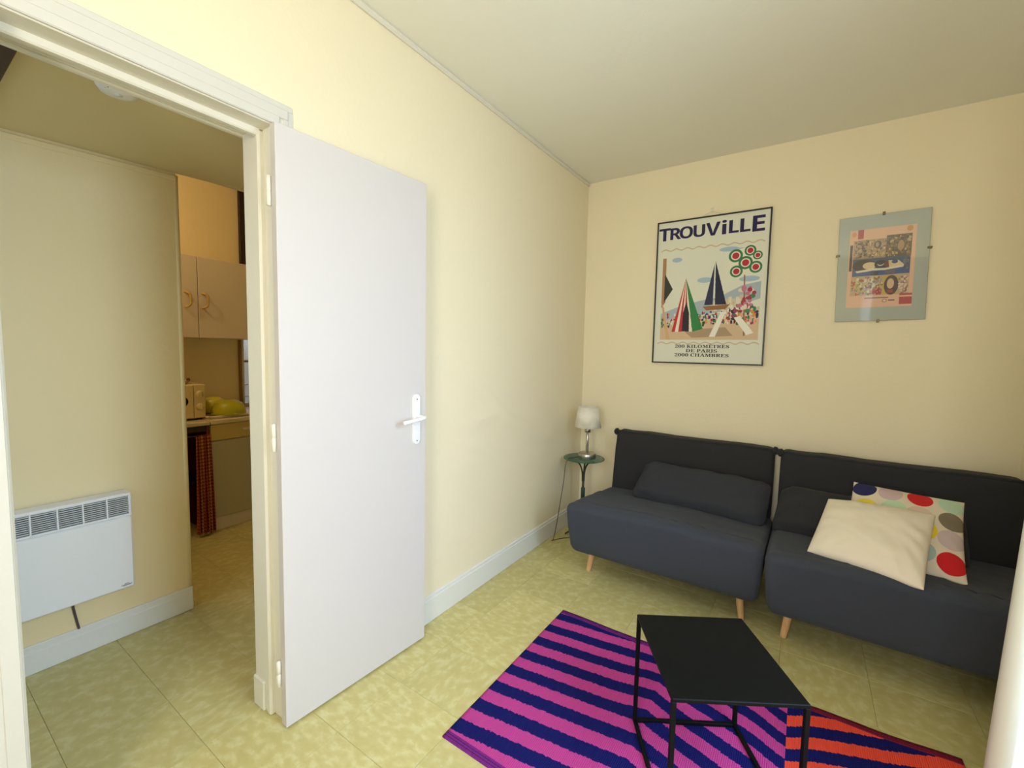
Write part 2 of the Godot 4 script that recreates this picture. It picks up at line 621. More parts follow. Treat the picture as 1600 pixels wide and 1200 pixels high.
# ---------------------------------------------------------------- right wall, tall window, open shutters
func window_and_shutters() -> void:
	var st := mb()
	bx(st, Vector3(2.4, 0, -0.15), Vector3(2.55, H, 1.82), 0.0)
	bx(st, Vector3(2.4, 0, 2.84), Vector3(2.55, H, 4.35), 0.0)
	bx(st, Vector3(2.4, 2.2, 1.82), Vector3(2.55, H, 2.84), 0.0)
	bx(st, Vector3(2.4, 0, 1.82), Vector3(2.55, 0.2, 2.84), 0.0)
	struct("wall_right", "cream wall at the right end of the second sofa", st, M.wall)
	for k in 2:
		var w := Node3D.new()
		w.name = "window_%d" % (k + 1)
		add_child(w)
		tag(w, ["white painted window leaf standing open into the room in the right foreground", "white painted window leaf folded open beside the camera, out of view"][k], "", "", "structure")
		var z := 1.80 if k == 0 else 2.86
		var x0 := 1.893 if k == 0 else 1.93
		st = mb(true)
		tube(st, [Vector3(x0 + 0.012, 0.1, z), Vector3(x0 + 0.012, 2.2, z)], 0.024, 18)
		obj("rounded_edge", st, M.paint, w)
		st = mb()
		bx(st, Vector3(x0 + 0.010, 0.1, z - 0.021), Vector3(x0 + 0.09, 2.2, z + 0.021), 0.004)
		obj("stile", st, M.paint, w)
		st = mb()
		bx(st, Vector3(2.33, 0.1, z - 0.021), Vector3(2.4, 2.2, z + 0.021), 0.004)
		obj("stile", st, M.paint, w)
		for y in [[0.1, 0.24], [1.0, 1.1], [2.1, 2.2]]:
			obj("rail", box(Vector3(x0 + 0.08, y[0], z - 0.02), Vector3(2.34, y[1], z + 0.02), 0.004), M.paint, w)
		for y in [[0.23, 1.01], [1.09, 2.11]]:
			obj("panel", box(Vector3(x0 + 0.08, y[0], z - 0.009), Vector3(2.34, y[1], z + 0.009), 0.003), M.paint, w)
		if k == 0:   # turned slightly off plumb to slant its visible edge
			w.transform = Transform3D(Basis.IDENTITY, Vector3(1.893, 0.55, 0)) * Transform3D(Basis(Vector3.BACK, -0.035), Vector3.ZERO) * Transform3D(Basis.IDENTITY, Vector3(-1.893, -0.55, 0))

# ---------------------------------------------------------------- hall behind the door
func hall() -> void:
	var st := mb()
	bx(st, Vector3(-1.17, 0, 2.34), Vector3(-1.05, 2.70, 4.35), 0.008)
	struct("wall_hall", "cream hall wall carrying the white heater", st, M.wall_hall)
	st = mb(true)
	tube(st, [Vector3(-1.056, 0.118, 2.343), Vector3(-1.056, HALL_TOP + 0.01, 2.343)], 0.011, 12)
	struct("trim_3", "slim painted corner bead at the right end of the hall wall", st, M.wall_hall)
	# low ceiling of the hall, a hair higher over the far end
	st = box(Vector3(-1.05, 0, 0.7), Vector3(-0.14, 0.1, 4.35), 0.0)
	var ce := struct("ceiling_hall", "low cream ceiling of the hall behind the door opening", st, M.ceiling_hall)
	ce.position = Vector3(0, HALL_TOP + 0.012, 2.34)
	ce.rotation.x = 0.02
	ce.position.y = HALL_TOP + 0.012
	ce.transform = Transform3D(Basis(Vector3.RIGHT, 0.035), Vector3(0, HALL_TOP + 0.020, 2.34)) * Transform3D(Basis.IDENTITY, Vector3(0, 0, -2.34))
	# cover strip between hall wall and ceiling
	st = mb()
	bx(st, Vector3(-1.052, HALL_TOP - 0.035, 2.345), Vector3(-1.042, HALL_TOP - 0.012, 3.4), 0.003)
	var cs := struct("trim_4", "thin strip under the hall ceiling along the heater wall", st, M.wall_hall)
	cs.transform = Transform3D(Basis(Vector3.RIGHT, 0.035), Vector3(0, 0.022, 0)) * Transform3D(Basis.IDENTITY, Vector3(0, 0.0, 0))
	cs.transform = Transform3D(Basis.IDENTITY, Vector3(0, HALL_TOP + 0.02, 2.34)) * Transform3D(Basis(Vector3.RIGHT, 0.035), Vector3.ZERO) * Transform3D(Basis.IDENTITY, Vector3(0, -HALL_TOP, -2.34))
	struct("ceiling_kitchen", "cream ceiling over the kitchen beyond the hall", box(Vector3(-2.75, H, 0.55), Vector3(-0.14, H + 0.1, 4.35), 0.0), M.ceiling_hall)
	struct("trim_5", "cream fascia above the edge of the low hall ceiling", box(Vector3(-1.05, 2.15, 0.7), Vector3(-1.02, H, 2.34), 0.0), M.ceiling_hall)
	st = mb()
	bx(st, Vector3(-1.05, 2.105, 2.942), Vector3(-0.16, 2.20, 3.30), 0.006)
	struct("trim_6", "dark brown wooden beam under the hall ceiling at the top left", st, M.dark_wood)
	st = mb()
	bx(st, Vector3(-1.054, 0, 2.335), Vector3(-1.035, 0.092, 4.2), 0.004)
	bx(st, Vector3(-1.054, 0.08, 2.335), Vector3(-1.040, 0.118, 4.2), 0.004)
	struct("baseboard_hall", "worn white skirting board under the heater in the hall", st, M.skirting)

	# electric convector heater
	var h := thing("electric_heater", "white electric panel heater with slotted top grille on the hall wall", "heater", Vector3(-1.05, 0.259, 2.582))
	var z1 := 0.52
	st = mb()
	bx(st, Vector3(0.012, 0.0, 0.0), Vector3(0.090, 0.323, z1), 0.006)
	bx(st, Vector3(0.006, 0.02, 0.02), Vector3(0.060, 0.40, z1 - 0.02), 0.004)
	bx(st, Vector3(0.0, 0.06, 0.08), Vector3(0.02, 0.3, 0.11), 0.002)
	bx(st, Vector3(0.0, 0.06, 0.4), Vector3(0.02, 0.3, 0.43), 0.002)
	obj("body", st, M.plastic, h)
	obj("grille_back", box(Vector3(0.060, 0.33, 0.008), Vector3(0.066, 0.412, z1 - 0.008), 0.001), M.vent_shade, h)
	st = mb()
	bx(st, Vector3(0.012, 0.412, 0.0), Vector3(0.090, 0.426, z1), 0.004)
	bx(st, Vector3(0.030, 0.325, 0.0), Vector3(0.090, 0.42, 0.010), 0.003)
	bx(st, Vector3(0.030, 0.325, z1 - 0.01), Vector3(0.090, 0.42, z1), 0.003)
	bx(st, Vector3(0.030, 0.3245, 0.0), Vector3(0.0895, 0.334, z1), 0.002)
	obj("grille_frame", st, M.plastic, h)
	for k in 9:
		var y := 0.3395 + 0.0083 * k
		obj("slat", box(Vector3(0.076, y, 0.006), Vector3(0.0875, y + 0.0027, z1 - 0.006), 0.001), M.plastic, h)
	for k in 6:
		obj("grille_bar", box(Vector3(0.072, 0.33, 0.0785 + 0.0745 * k), Vector3(0.0895, 0.416, 0.0835 + 0.0745 * k), 0.001), M.plastic, h)
	st = mb()
	for k in 12:   # the maker's mark: a low peaked arc above a pair of lines
		var a := PI * k / 12.0
		var b := PI * (k + 1) / 12.0
		var p := func(t: float, r: float) -> Vector3: return Vector3(0.0904, 0.020 + 0.0045 * r * sin(t), 0.0290 - 0.0085 * r * cos(t))
		quad(st, p.call(a, 1.0), p.call(b, 1.0), p.call(b, 0.72), p.call(a, 0.72), Vector3.ZERO)
		quad(st, p.call(a, 0.5), p.call(b, 0.5), p.call(b, 0.3), p.call(a, 0.3), Vector3.ZERO)
	bx(st, Vector3(0.0900, 0.0165, 0.010), Vector3(0.0905, 0.0185, 0.048), 0.0)
	bx(st, Vector3(0.0900, 0.0135, 0.016), Vector3(0.0905, 0.0148, 0.042), 0.0)
	obj("logo", st, M.grey_print, h)
	st = mb(true)
	tube(st, smooth_path([Vector3(0.03, 0.01, 0.185), Vector3(0.012, -0.03, 0.187), Vector3(0.006, -0.08, 0.181), Vector3(0.008, -0.142, 0.172)]), 0.0042, 8)
	obj("cable", st, M.grey_print, h)

	# smoke detector
	var s := thing("smoke_detector", "round white smoke detector on the low hall ceiling", "smoke detector", Vector3(-0.345, HALL_TOP + 0.0115, 2.728))
	st = mb(true)
	lathe(st, [Vector2(0, -0.030), Vector2(0.030, -0.029), Vector2(0.046, -0.024), Vector2(0.052, -0.014), Vector2(0.054, -0.0135), Vector2(0.055, 0.0), Vector2(0, 0.0)], 36)
	obj("body", st, M.plastic, s)
	st = mb(true)
	lathe(st, [Vector2(0, -0.0315), Vector2(0.010, -0.031), Vector2(0.011, -0.027), Vector2(0, -0.027)], 18)
	obj("test_button", st, M.plastic, s)
	st = mb(true)
	lathe(st, [Vector2(0, -0.031), Vector2(0.0035, -0.031), Vector2(0.0035, -0.027), Vector2(0, -0.027)], 10, Vector3(0.012, 0.004, 0.032))
	lathe(st, [Vector2(0, -0.031), Vector2(0.002, -0.031), Vector2(0.002, -0.027), Vector2(0, -0.027)], 10, Vector3(0.022, 0.004, 0.030))
	obj("indicator", st, M.dark, s)

# ---------------------------------------------------------------- kitchen seen through the opening
func d_handle(parent: Node, at: Vector3, side: float) -> void:
	var st := mb(true)
	tube(st, smooth_path([at + Vector3(0.0, 0.052, 0.012 * side), at + Vector3(0.026, 0.050, 0.006 * side), at + Vector3(0.034, 0.030, -0.010 * side), at + Vector3(0.034, -0.030, -0.010 * side), at + Vector3(0.026, -0.050, 0.006 * side), at + Vector3(0.0, -0.052, 0.012 * side)], 5), 0.0075, 10)
	obj("handle", st, M.handle_amber, parent)

func kitchen() -> void:
	var st := mb()
	bx(st, Vector3(-2.70, 0, 0.55), Vector3(-2.55, H, 1.0), 0.0)
	bx(st, Vector3(-2.70, 0, 1.393), Vector3(-2.55, H, 3.2), 0.0)
	bx(st, Vector3(-2.70, 0, 1.0), Vector3(-2.55, 0.84, 1.393), 0.0)
	bx(st, Vector3(-2.70, 1.42, 1.0), Vector3(-2.55, H, 1.393), 0.0)
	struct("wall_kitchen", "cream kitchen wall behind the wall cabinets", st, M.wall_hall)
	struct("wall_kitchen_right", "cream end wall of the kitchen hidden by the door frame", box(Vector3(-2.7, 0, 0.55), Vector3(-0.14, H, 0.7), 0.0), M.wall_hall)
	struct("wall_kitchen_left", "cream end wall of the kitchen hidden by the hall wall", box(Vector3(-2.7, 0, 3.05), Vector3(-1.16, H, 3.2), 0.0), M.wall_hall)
	st = mb()
	bx(st, Vector3(-2.56, 1.97, 1.338), Vector3(-2.525, H, 1.392), 0.004)
	struct("trim_7", "dark upright timber post on the kitchen wall above the cabinets", st, M.dark_wood)
	st = mb()
	bx(st, Vector3(-2.56, 0.81, 1.396), Vector3(-2.53, 1.42, 1.418), 0.004)
	struct("trim_8", "thin brown wooden edging beside the small frosted kitchen window", st, M.brown_wood)

	# added fill lamp that brightens the kitchen, out of sight behind the hall wall
	var kl := thing("added_kitchen_lamp", "added fill lamp hidden by the hall wall to brighten the kitchen", "lamp", Vector3(-1.85, H, 2.62))
	st = mb(true)
	lathe(st, [Vector2(0, -0.03), Vector2(0.07, -0.028), Vector2(0.075, 0.0), Vector2(0, 0.0)], 24)
	obj("rose", st, M.plastic, kl)
	var lit := mat(rgb(255, 236, 200), 0.4)
	lit.emission_enabled = true
	lit.emission = rgb(255, 226, 176)
	lit.emission_energy_multiplier = 1.5
	st = mb(true)
	lathe(st, [Vector2(0, -0.19), Vector2(0.05, -0.18), Vector2(0.085, -0.14), Vector2(0.095, -0.10), Vector2(0.08, -0.05), Vector2(0.05, -0.028), Vector2(0, -0.027)], 28)
	obj("fill_globe", st, lit, kl)
	var kitchen_fill := OmniLight3D.new()
	kitchen_fill.name = "kitchen_fill"
	kitchen_fill.position = Vector3(0, -0.10, 0)
	kitchen_fill.light_color = Color(1.0, 0.90, 0.72)
	kitchen_fill.light_energy = 0.30
	kitchen_fill.light_size = 0.08
	kitchen_fill.omni_range = 8.0
	kitchen_fill.omni_attenuation = 2.0
	kitchen_fill.shadow_enabled = true
	kl.add_child(kitchen_fill)

	# wall cabinets: two doors
	var c := thing("wall_cabinet", "cream wall cabinet with two doors and curved amber handles in the kitchen", "cabinet", Vector3(-2.55, 1.391, 1.45))
	obj("body", box(Vector3(0.0, 0, -0.17), Vector3(0.332, 0.583, 0.95), 0.002), M.laminate, c)
	var zs := [[-0.168, 0.382, -1.0], [0.386, 0.948, 1.0]]
	for k in 2:
		var d := obj("door", box(Vector3(0.334, 0.002, zs[k][0]), Vector3(0.351, 0.581, zs[k][1]), 0.002), M.laminate, c)
		d_handle(d, Vector3(0.351, 0.268, 0.345 if k == 0 else 0.452), 1.0)

	# base cabinet with a drawer
	var b := thing("base_cabinet", "low kitchen cabinet with ochre drawer and grey door under the worktop", "cabinet", Vector3(-1.98, 0, 1.30))
	st = mb()
	bx(st, Vector3(-0.55, 0.10, 0.0), Vector3(-0.02, 0.778, 0.568), 0.002)
	obj("body", st, M.laminate, b)
	obj("plinth", box(Vector3(-0.55, 0.0, 0.0), Vector3(-0.022, 0.10, 0.566), 0.001), M.laminate, b)
	var dr := obj("drawer", box(Vector3(-0.018, 0.662, 0.002), Vector3(0.0, 0.775, 0.566), 0.003), M.drawer_yellow, b)
	st = mb()
	bx(st, Vector3(-0.002, 0.722, 0.14), Vector3(0.022, 0.730, 0.36), 0.003)
	bx(st, Vector3(0.016, 0.716, 0.14), Vector3(0.023, 0.730, 0.36), 0.003)
	obj("handle", st, M.worktop, dr)
	obj("door", box(Vector3(-0.018, 0.10, 0.002), Vector3(0.0, 0.655, 0.566), 0.003), M.door_grey, b)

	# open niche with side boards and a gingham curtain
	var n := thing("open_shelf_unit", "dark red wooden open unit behind the gingham curtain under the worktop", "shelf unit", Vector3(-1.98, 0, 1.872))
	obj("side_panel", box(Vector3(-0.55, 0, 0.0), Vector3(-0.005, 0.778, 0.018), 0.002), M.red_brown, n)
	obj("side_panel", box(Vector3(-0.55, 0, 0.60), Vector3(-0.005, 0.778, 0.618), 0.002), M.dark, n)
	obj("back_panel", box(Vector3(-0.55, 0, 0.018), Vector3(-0.54, 0.778, 0.60), 0.001), M.dark, n)  # near-black boards carry the shade of the niche in their colour
	obj("front_rail", box(Vector3(-0.03, 0.735, 0.018), Vector3(-0.006, 0.778, 0.60), 0.002), M.dark_wood, n)
	obj("shelf", box(Vector3(-0.54, 0.36, 0.018), Vector3(-0.08, 0.378, 0.60), 0.002), M.dark, n)
	st = mb(true)
	tube(st, [Vector3(-0.0, 0.712, 0.012), Vector3(-0.0, 0.712, 0.60)], 0.004, 8)
	obj("curtain_rod", st, M.rod, n)
	var im := Image.create(64, 64, false, Image.FORMAT_RGB8)
	for y in 64:
		for x in 64:
			var a := 1 if (x / 8) % 2 == 0 else 0
			var e := 1 if (y / 8) % 2 == 0 else 0
			im.set_pixel(x, y, [rgb(206, 150, 84), rgb(170, 82, 44), rgb(134, 36, 22)][a + e])
	var ging := mat(Color.WHITE, 0.9)
	ging.albedo_texture = ImageTexture.create_from_image(im)
	ging.cull_mode = BaseMaterial3D.CULL_DISABLED
	st = mb(true)
	var nn := 60
	var yn := 20
	var cp := func(i: int, j: int) -> Array:
		var t := float(i) / nn
		var v := float(j) / yn
		var amp := 0.010 + 0.010 * v
		var p := Vector3(0.004 + amp * sin(t * 34.0 + v * 1.5) + 0.02 * v, 0.712 - v * 0.695, 0.0 + t * (0.095 + 0.010 * v))
		return [p, Vector2(t * 1.9, v * 7.5)]
	for i in nn:
		for j in yn:
			var q := [cp.call(i, j), cp.call(i + 1, j), cp.call(i + 1, j + 1), cp.call(i, j + 1)]
			for k in [0, 2, 1, 0, 3, 2]:
				st.set_uv(q[k][1])
				st.add_vertex(q[k][0])
	var cur := obj("curtain", st, ging)
	cur.position = Vector3(-1.976, 0.004, 1.868)
	tag(cur, "red and cream gingham curtain drawn aside under the kitchen worktop", "curtain")

	# worktop in two lengths
	st = mb()
	bx(st, Vector3(-2.55, 0.779, 1.25), Vector3(-1.965, 0.812, 1.868), 0.006)
	tag(obj("worktop", st, M.worktop), "pale worktop over the ochre drawer in the kitchen", "worktop")
	st = mb()
	bx(st, Vector3(-2.55, 0.779, 1.870), Vector3(-1.970, 0.806, 2.55), 0.005)
	tag(obj("worktop", st, M.worktop), "pale worktop under the microwave in the kitchen", "worktop")
	var sk := thing("sink", "cream moulded sink with draining rim behind the yellow bowls", "sink", Vector3(-2.26, 0.812, 1.56))
	st = mb()
	bx(st, Vector3(-0.22, 0.0, -0.30), Vector3(0.24, 0.010, 0.30), 0.004)
	obj("drainer", st, M.sink, sk)
	st = mb()
	for r in [[Vector3(-0.22, 0.0, -0.30), Vector3(-0.205, 0.020, 0.30)], [Vector3(0.225, 0.0, -0.30), Vector3(0.24, 0.020, 0.30)], [Vector3(-0.22, 0.0, -0.30), Vector3(0.24, 0.020, -0.285)], [Vector3(-0.22, 0.0, 0.285), Vector3(0.24, 0.020, 0.30)]]:
		bx(st, r[0], r[1], 0.005)
	obj("rim", st, M.sink, sk)

	# microwave
	var m := thing("microwave", "cream microwave oven with round black window and two dials on the worktop", "microwave", Vector3(-2.10, 0.806, 1.850))
	st = mb()
	bx(st, Vector3(-0.32, 0.012, 0.0), Vector3(0.0, 0.256, 0.44), 0.006)
	obj("body", st, M.micro, m)
	for z in [0.03, 0.40]:
		for x in [-0.29, -0.03]:
			obj("foot", box(Vector3(x - 0.012, 0, z - 0.012), Vector3(x + 0.012, 0.013, z + 0.012), 0.002), M.dark, m)
	var md := obj("door", box(Vector3(-0.001, 0.016, 0.075), Vector3(0.018, 0.252, 0.438), 0.005), M.micro, m)
	st = mb(true)
	var ring := []
	for k in 40:
		var a := TAU * k / 40.0
		ring.append(Vector3(0.0195, 0.137 + 0.055 * sin(a), 0.200 + 0.092 * cos(a)))
	for k in 40:
		tri(st, ring[k], ring[(k + 1) % 40], Vector3(0.0195, 0.137, 0.200), Vector3(-1, 0.137, 0.200))
		quad(st, ring[k], ring[(k + 1) % 40], ring[(k + 1) % 40] - Vector3(0.003, 0, 0), ring[k] - Vector3(0.003, 0, 0), Vector3(0.018, 0.137, 0.200))
	obj("window", st, M.dark, md)
	var mp := obj("control_panel", box(Vector3(-0.001, 0.016, 0.002), Vector3(0.016, 0.252, 0.072), 0.004), M.micro, m)
	for y in [0.185, 0.095]:
		st = mb(true)
		tube(st, [Vector3(0.014, y, 0.037), Vector3(0.026, y, 0.037), Vector3(0.032, y, 0.037)], [0.026, 0.024, 0.021], 24)
		obj("dial", st, M.micro, mp)
		obj("dial_grip", box(Vector3(0.03, y - 0.020, 0.033), Vector3(0.042, y + 0.020, 0.041), 0.003), M.micro, mp)
	var tr := thing("glass_dish", "shallow clear dish lying on top of the microwave", "dish", Vector3(-2.20, 1.0625, 2.00))
	st = mb(true)
	lathe(st, [Vector2(0, 0), Vector2(0.075, 0.0), Vector2(0.095, 0.024), Vector2(0.098, 0.026), Vector2(0.092, 0.024), Vector2(0.072, 0.006), Vector2(0, 0.005)], 28)
	obj("bowl", st, M.worktop, tr)
	st = mb(true)
	lathe(st, [Vector2(0, 0.004), Vector2(0.010, 0.008), Vector2(0.012, 0.018), Vector2(0.007, 0.028), Vector2(0, 0.030)], 14, Vector3(0.05, 0.012, -0.07))
	obj("knob", st, M.red_brown, tr)

	# yellow bowls
	var y1 := thing("bowl", "opaque yellow bowl upside down beside the microwave", "bowl", Vector3(-2.28, 0.833, 1.726), "yellow bowls by the sink")
	st = mb(true)
	lathe(st, [Vector2(0.082, 0), Vector2(0.084, 0.004), Vector2(0.080, 0.05), Vector2(0.068, 0.088), Vector2(0.042, 0.108), Vector2(0, 0.113)], 30)
	obj("shell", st, M.yellow, y1)
	var y2 := thing("bowl", "translucent yellow green bowl upside down on the draining rim", "bowl", Vector3(-2.10, 0.833, 1.695), "yellow bowls by the sink")
	st = mb(true)
	lathe(st, [Vector2(0.110, 0), Vector2(0.113, 0.004), Vector2(0.106, 0.04), Vector2(0.090, 0.075), Vector2(0.055, 0.096), Vector2(0, 0.102)], 34)
	obj("shell", st, M.yellow_green, y2)
	st = mb(true)
	tube(st, smooth_path([Vector3(0.114, 0.004, 0), Vector3(0, 0.004, 0.114), Vector3(-0.114, 0.004, 0), Vector3(0, 0.004, -0.114), Vector3(0.114, 0.004, 0)], 10), 0.005, 8, false)
	obj("rim", st, M.yellow, y2)
	var g := thing("sponge", "dark green scouring sponge under the translucent yellow bowl", "sponge", Vector3(-2.055, 0.8225, 1.698))
	st = mb()
	bx(st, Vector3(-0.02, 0, -0.035), Vector3(0.02, 0.055, 0.035), 0.012)
	obj("pad", st, M.green_thing, g)

	# small frosted window over the sink, and the red box in front of it
	var kw := Node3D.new()
	kw.name = "window_3"
	add_child(kw)
	tag(kw, "small frosted window with pale panes at the right of the kitchen wall", "", "", "structure")
	var rows := [0.84, 0.90, 1.0, 1.205, 1.42]
	for k in 4:
		obj("pane", box(Vector3(-2.585, rows[k] + 0.002, 1.0), Vector3(-2.581, rows[k + 1] - 0.002, 1.393), 0.0), M.frosted, kw)
		if k > 0:
			obj("glazing_bar", box(Vector3(-2.592, rows[k] - (0.008 if k == 3 else 0.0025), 1.0), Vector3(-2.566, rows[k] + (0.008 if k == 3 else 0.0025), 1.393), 0.001), M.brown_wood if k == 3 else M.paint_old, kw)
	st = mb()
	bx(st, Vector3(-2.60, 0.84, 1.37), Vector3(-2.552, 1.42, 1.3935), 0.003)
	obj("window_frame", st, M.paint_old, kw)
	var rb := thing("box", "dark red box with pale bundle on top beside the sink", "box", Vector3(-2.40, 0.834, 1.39))
	obj("carton", box(Vector3(-0.05, 0, -0.14), Vector3(0.05, 0.036, 0.0), 0.003), M.red_brown, rb)
	st = mb(true)
	for k in 4:
		tube(st, [Vector3(-0.03 + 0.02 * k, 0.050 + 0.010 * (k % 2), -0.13), Vector3(-0.03 + 0.02 * k, 0.052 + 0.012 * ((k + 1) % 2), -0.005)], 0.014, 10)
	obj("bundle", st, M.glazed, rb)

# ---------------------------------------------------------------- sofas
func make_sofa() -> Node3D:
	var o := thing("sofa", "", "sofa", Vector3.ZERO, "dark armless sofas")
	var nz := FastNoiseLite.new()
	nz.seed = 4
	nz.frequency = 2.4
	var fold := FastNoiseLite.new()
	fold.seed = 9
	fold.frequency = 1.0
	# seat: tilted back, widest near the top edge, a loose cover over it
	var top := func(t: float) -> float: return lerpf(0.365, 0.462, pow(t, 0.8))
	var seat := func(p: Vector3) -> Vector3:
		var t := clampf((p.z + 0.385) / 0.77, 0.0, 1.0)   # 0 at the back, 1 at the front
		var y := clampf((p.y + 0.15) / 0.30, 0.0, 1.0)
		var w := 1.0 - 0.040 * pow(1.0 - y, 1.5)
		var crown := 0.012 * (1.0 - pow(p.x / 0.5, 2.0)) * y
		var q := Vector3(p.x * w, lerpf(0.150 + 0.02 * (1.0 - t), top.call(t), y) + crown, 0.565 + p.z)
		if t > 0.6:
			q.z += (0.012 - 0.055 * pow(1.0 - y, 2.0)) * (t - 0.6) / 0.4
		var k := fold.get_noise_3d(q.x * 1.5, q.y * 6.0, q.z * 5.0)
		q.y += k * 0.010 * y
		q.z += nz.get_noise_3d(q.x * 2.2, q.y * 2.0, 3.0) * 0.006 * t
		# drag folds near the front right of the top
		var dx := q.x - 0.17
		q.y += 0.006 * y * exp(-pow(dx / 0.12, 2.0)) * sin(dx * 90.0 + q.z * 40.0) * smoothstep(0.5, 0.8, t)
		# soft roll along the front bottom hem
		return q
	var st := mb(true)
	soft(st, Vector3(0.510, 0.15, 0.385), 0.045, 44, seat)
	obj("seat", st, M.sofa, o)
	# seams of the cover: along the top front edge and at the two front corners
	st = mb(true)
	var seam := []
	for k in 41:
		var x := lerpf(-0.47, 0.47, k / 40.0)
		seam.append(Vector3(x, 0.0, 0.0))
	for k in 41:
		var p: Vector3 = seat.call(Vector3(lerpf(-0.462, 0.462, k / 40.0), 0.150, 0.30))
		seam[k] = p + Vector3(0, 0.0004, 0)
	tube(st, seam, 0.0026, 6)
	obj("piping", st, M.sofa, o)
	# back: leans to the wall, ears at the upper corners
	var back := func(p: Vector3) -> Vector3:
		var y := clampf((p.y + 0.225) / 0.45, 0.0, 1.0)
		var q := Vector3(p.x, 0.345 + y * 0.435, 0.205 + p.z - 0.085 * y)
		q.z += 0.010 * (1.0 - pow(p.x / 0.5, 2.0)) * signf(p.z)
		q += Vector3(0, nz.get_noise_2d(p.x * 1.4, 7.0) * 0.008 * y, nz.get_noise_3d(p.x * 2.0, p.y * 3.0, 1.0) * 0.007)
		return q
	st = mb(true)
	soft(st, Vector3(0.496, 0.225, 0.062), 0.035, 30, back)
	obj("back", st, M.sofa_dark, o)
	st = mb(true)
	var edge := []
	for k in 31:
		edge.append(back.call(Vector3(lerpf(-0.482, 0.482, k / 30.0), 0.217, 0.046)))
	tube(st, edge, 0.010, 8)
	for s in [-1.0, 1.0]:
		var e := []
		var r := []
		for k in 9:
			var a := PI * (k / 8.0 - 0.5)
			e.append(Vector3(s * 0.482, 0.770, 0.166) + Vector3(0, 0.012 * sin(a), -0.004) + Vector3(s * 0.010 * cos(a), 0, 0))
			r.append(0.026 * sqrt(maxf(0.02, cos(a))))
		tube(st, e, r, 10)
	obj("top_piping", st, M.sofa_dark, o)
	# splayed tapering legs
	for sx in [-1.0, 1.0]:
		for f in [[0.782, 1.0], [0.22, -0.6]]:
			var foot := Vector3(sx * 0.420, 0.0, f[0])
			var head := foot + Vector3(-sx * 0.030, 0.215, -0.03 * f[1])
			st = mb(true)
			tube(st, [foot, foot + (head - foot) * 0.02, foot.lerp(head, 0.5), head], [0.0125, 0.0145, 0.0185, 0.023], 18)
			obj("leg", st, M.beech, o)
	return o

func sofas() -> void:
	var a := make_sofa()
	a.position = Vector3(0.857, 0, 0)
	a.set_meta("label", "charcoal armless sofa next to the corner lamp, holding only a dark bolster")
	var b := a.duplicate()
	b.name = numbered("sofa")
	add_child(b)
	b.position = Vector3(1.880, 0, 0.040)
	b.set_meta("label", "charcoal armless sofa carrying the white and the dotted cushions")

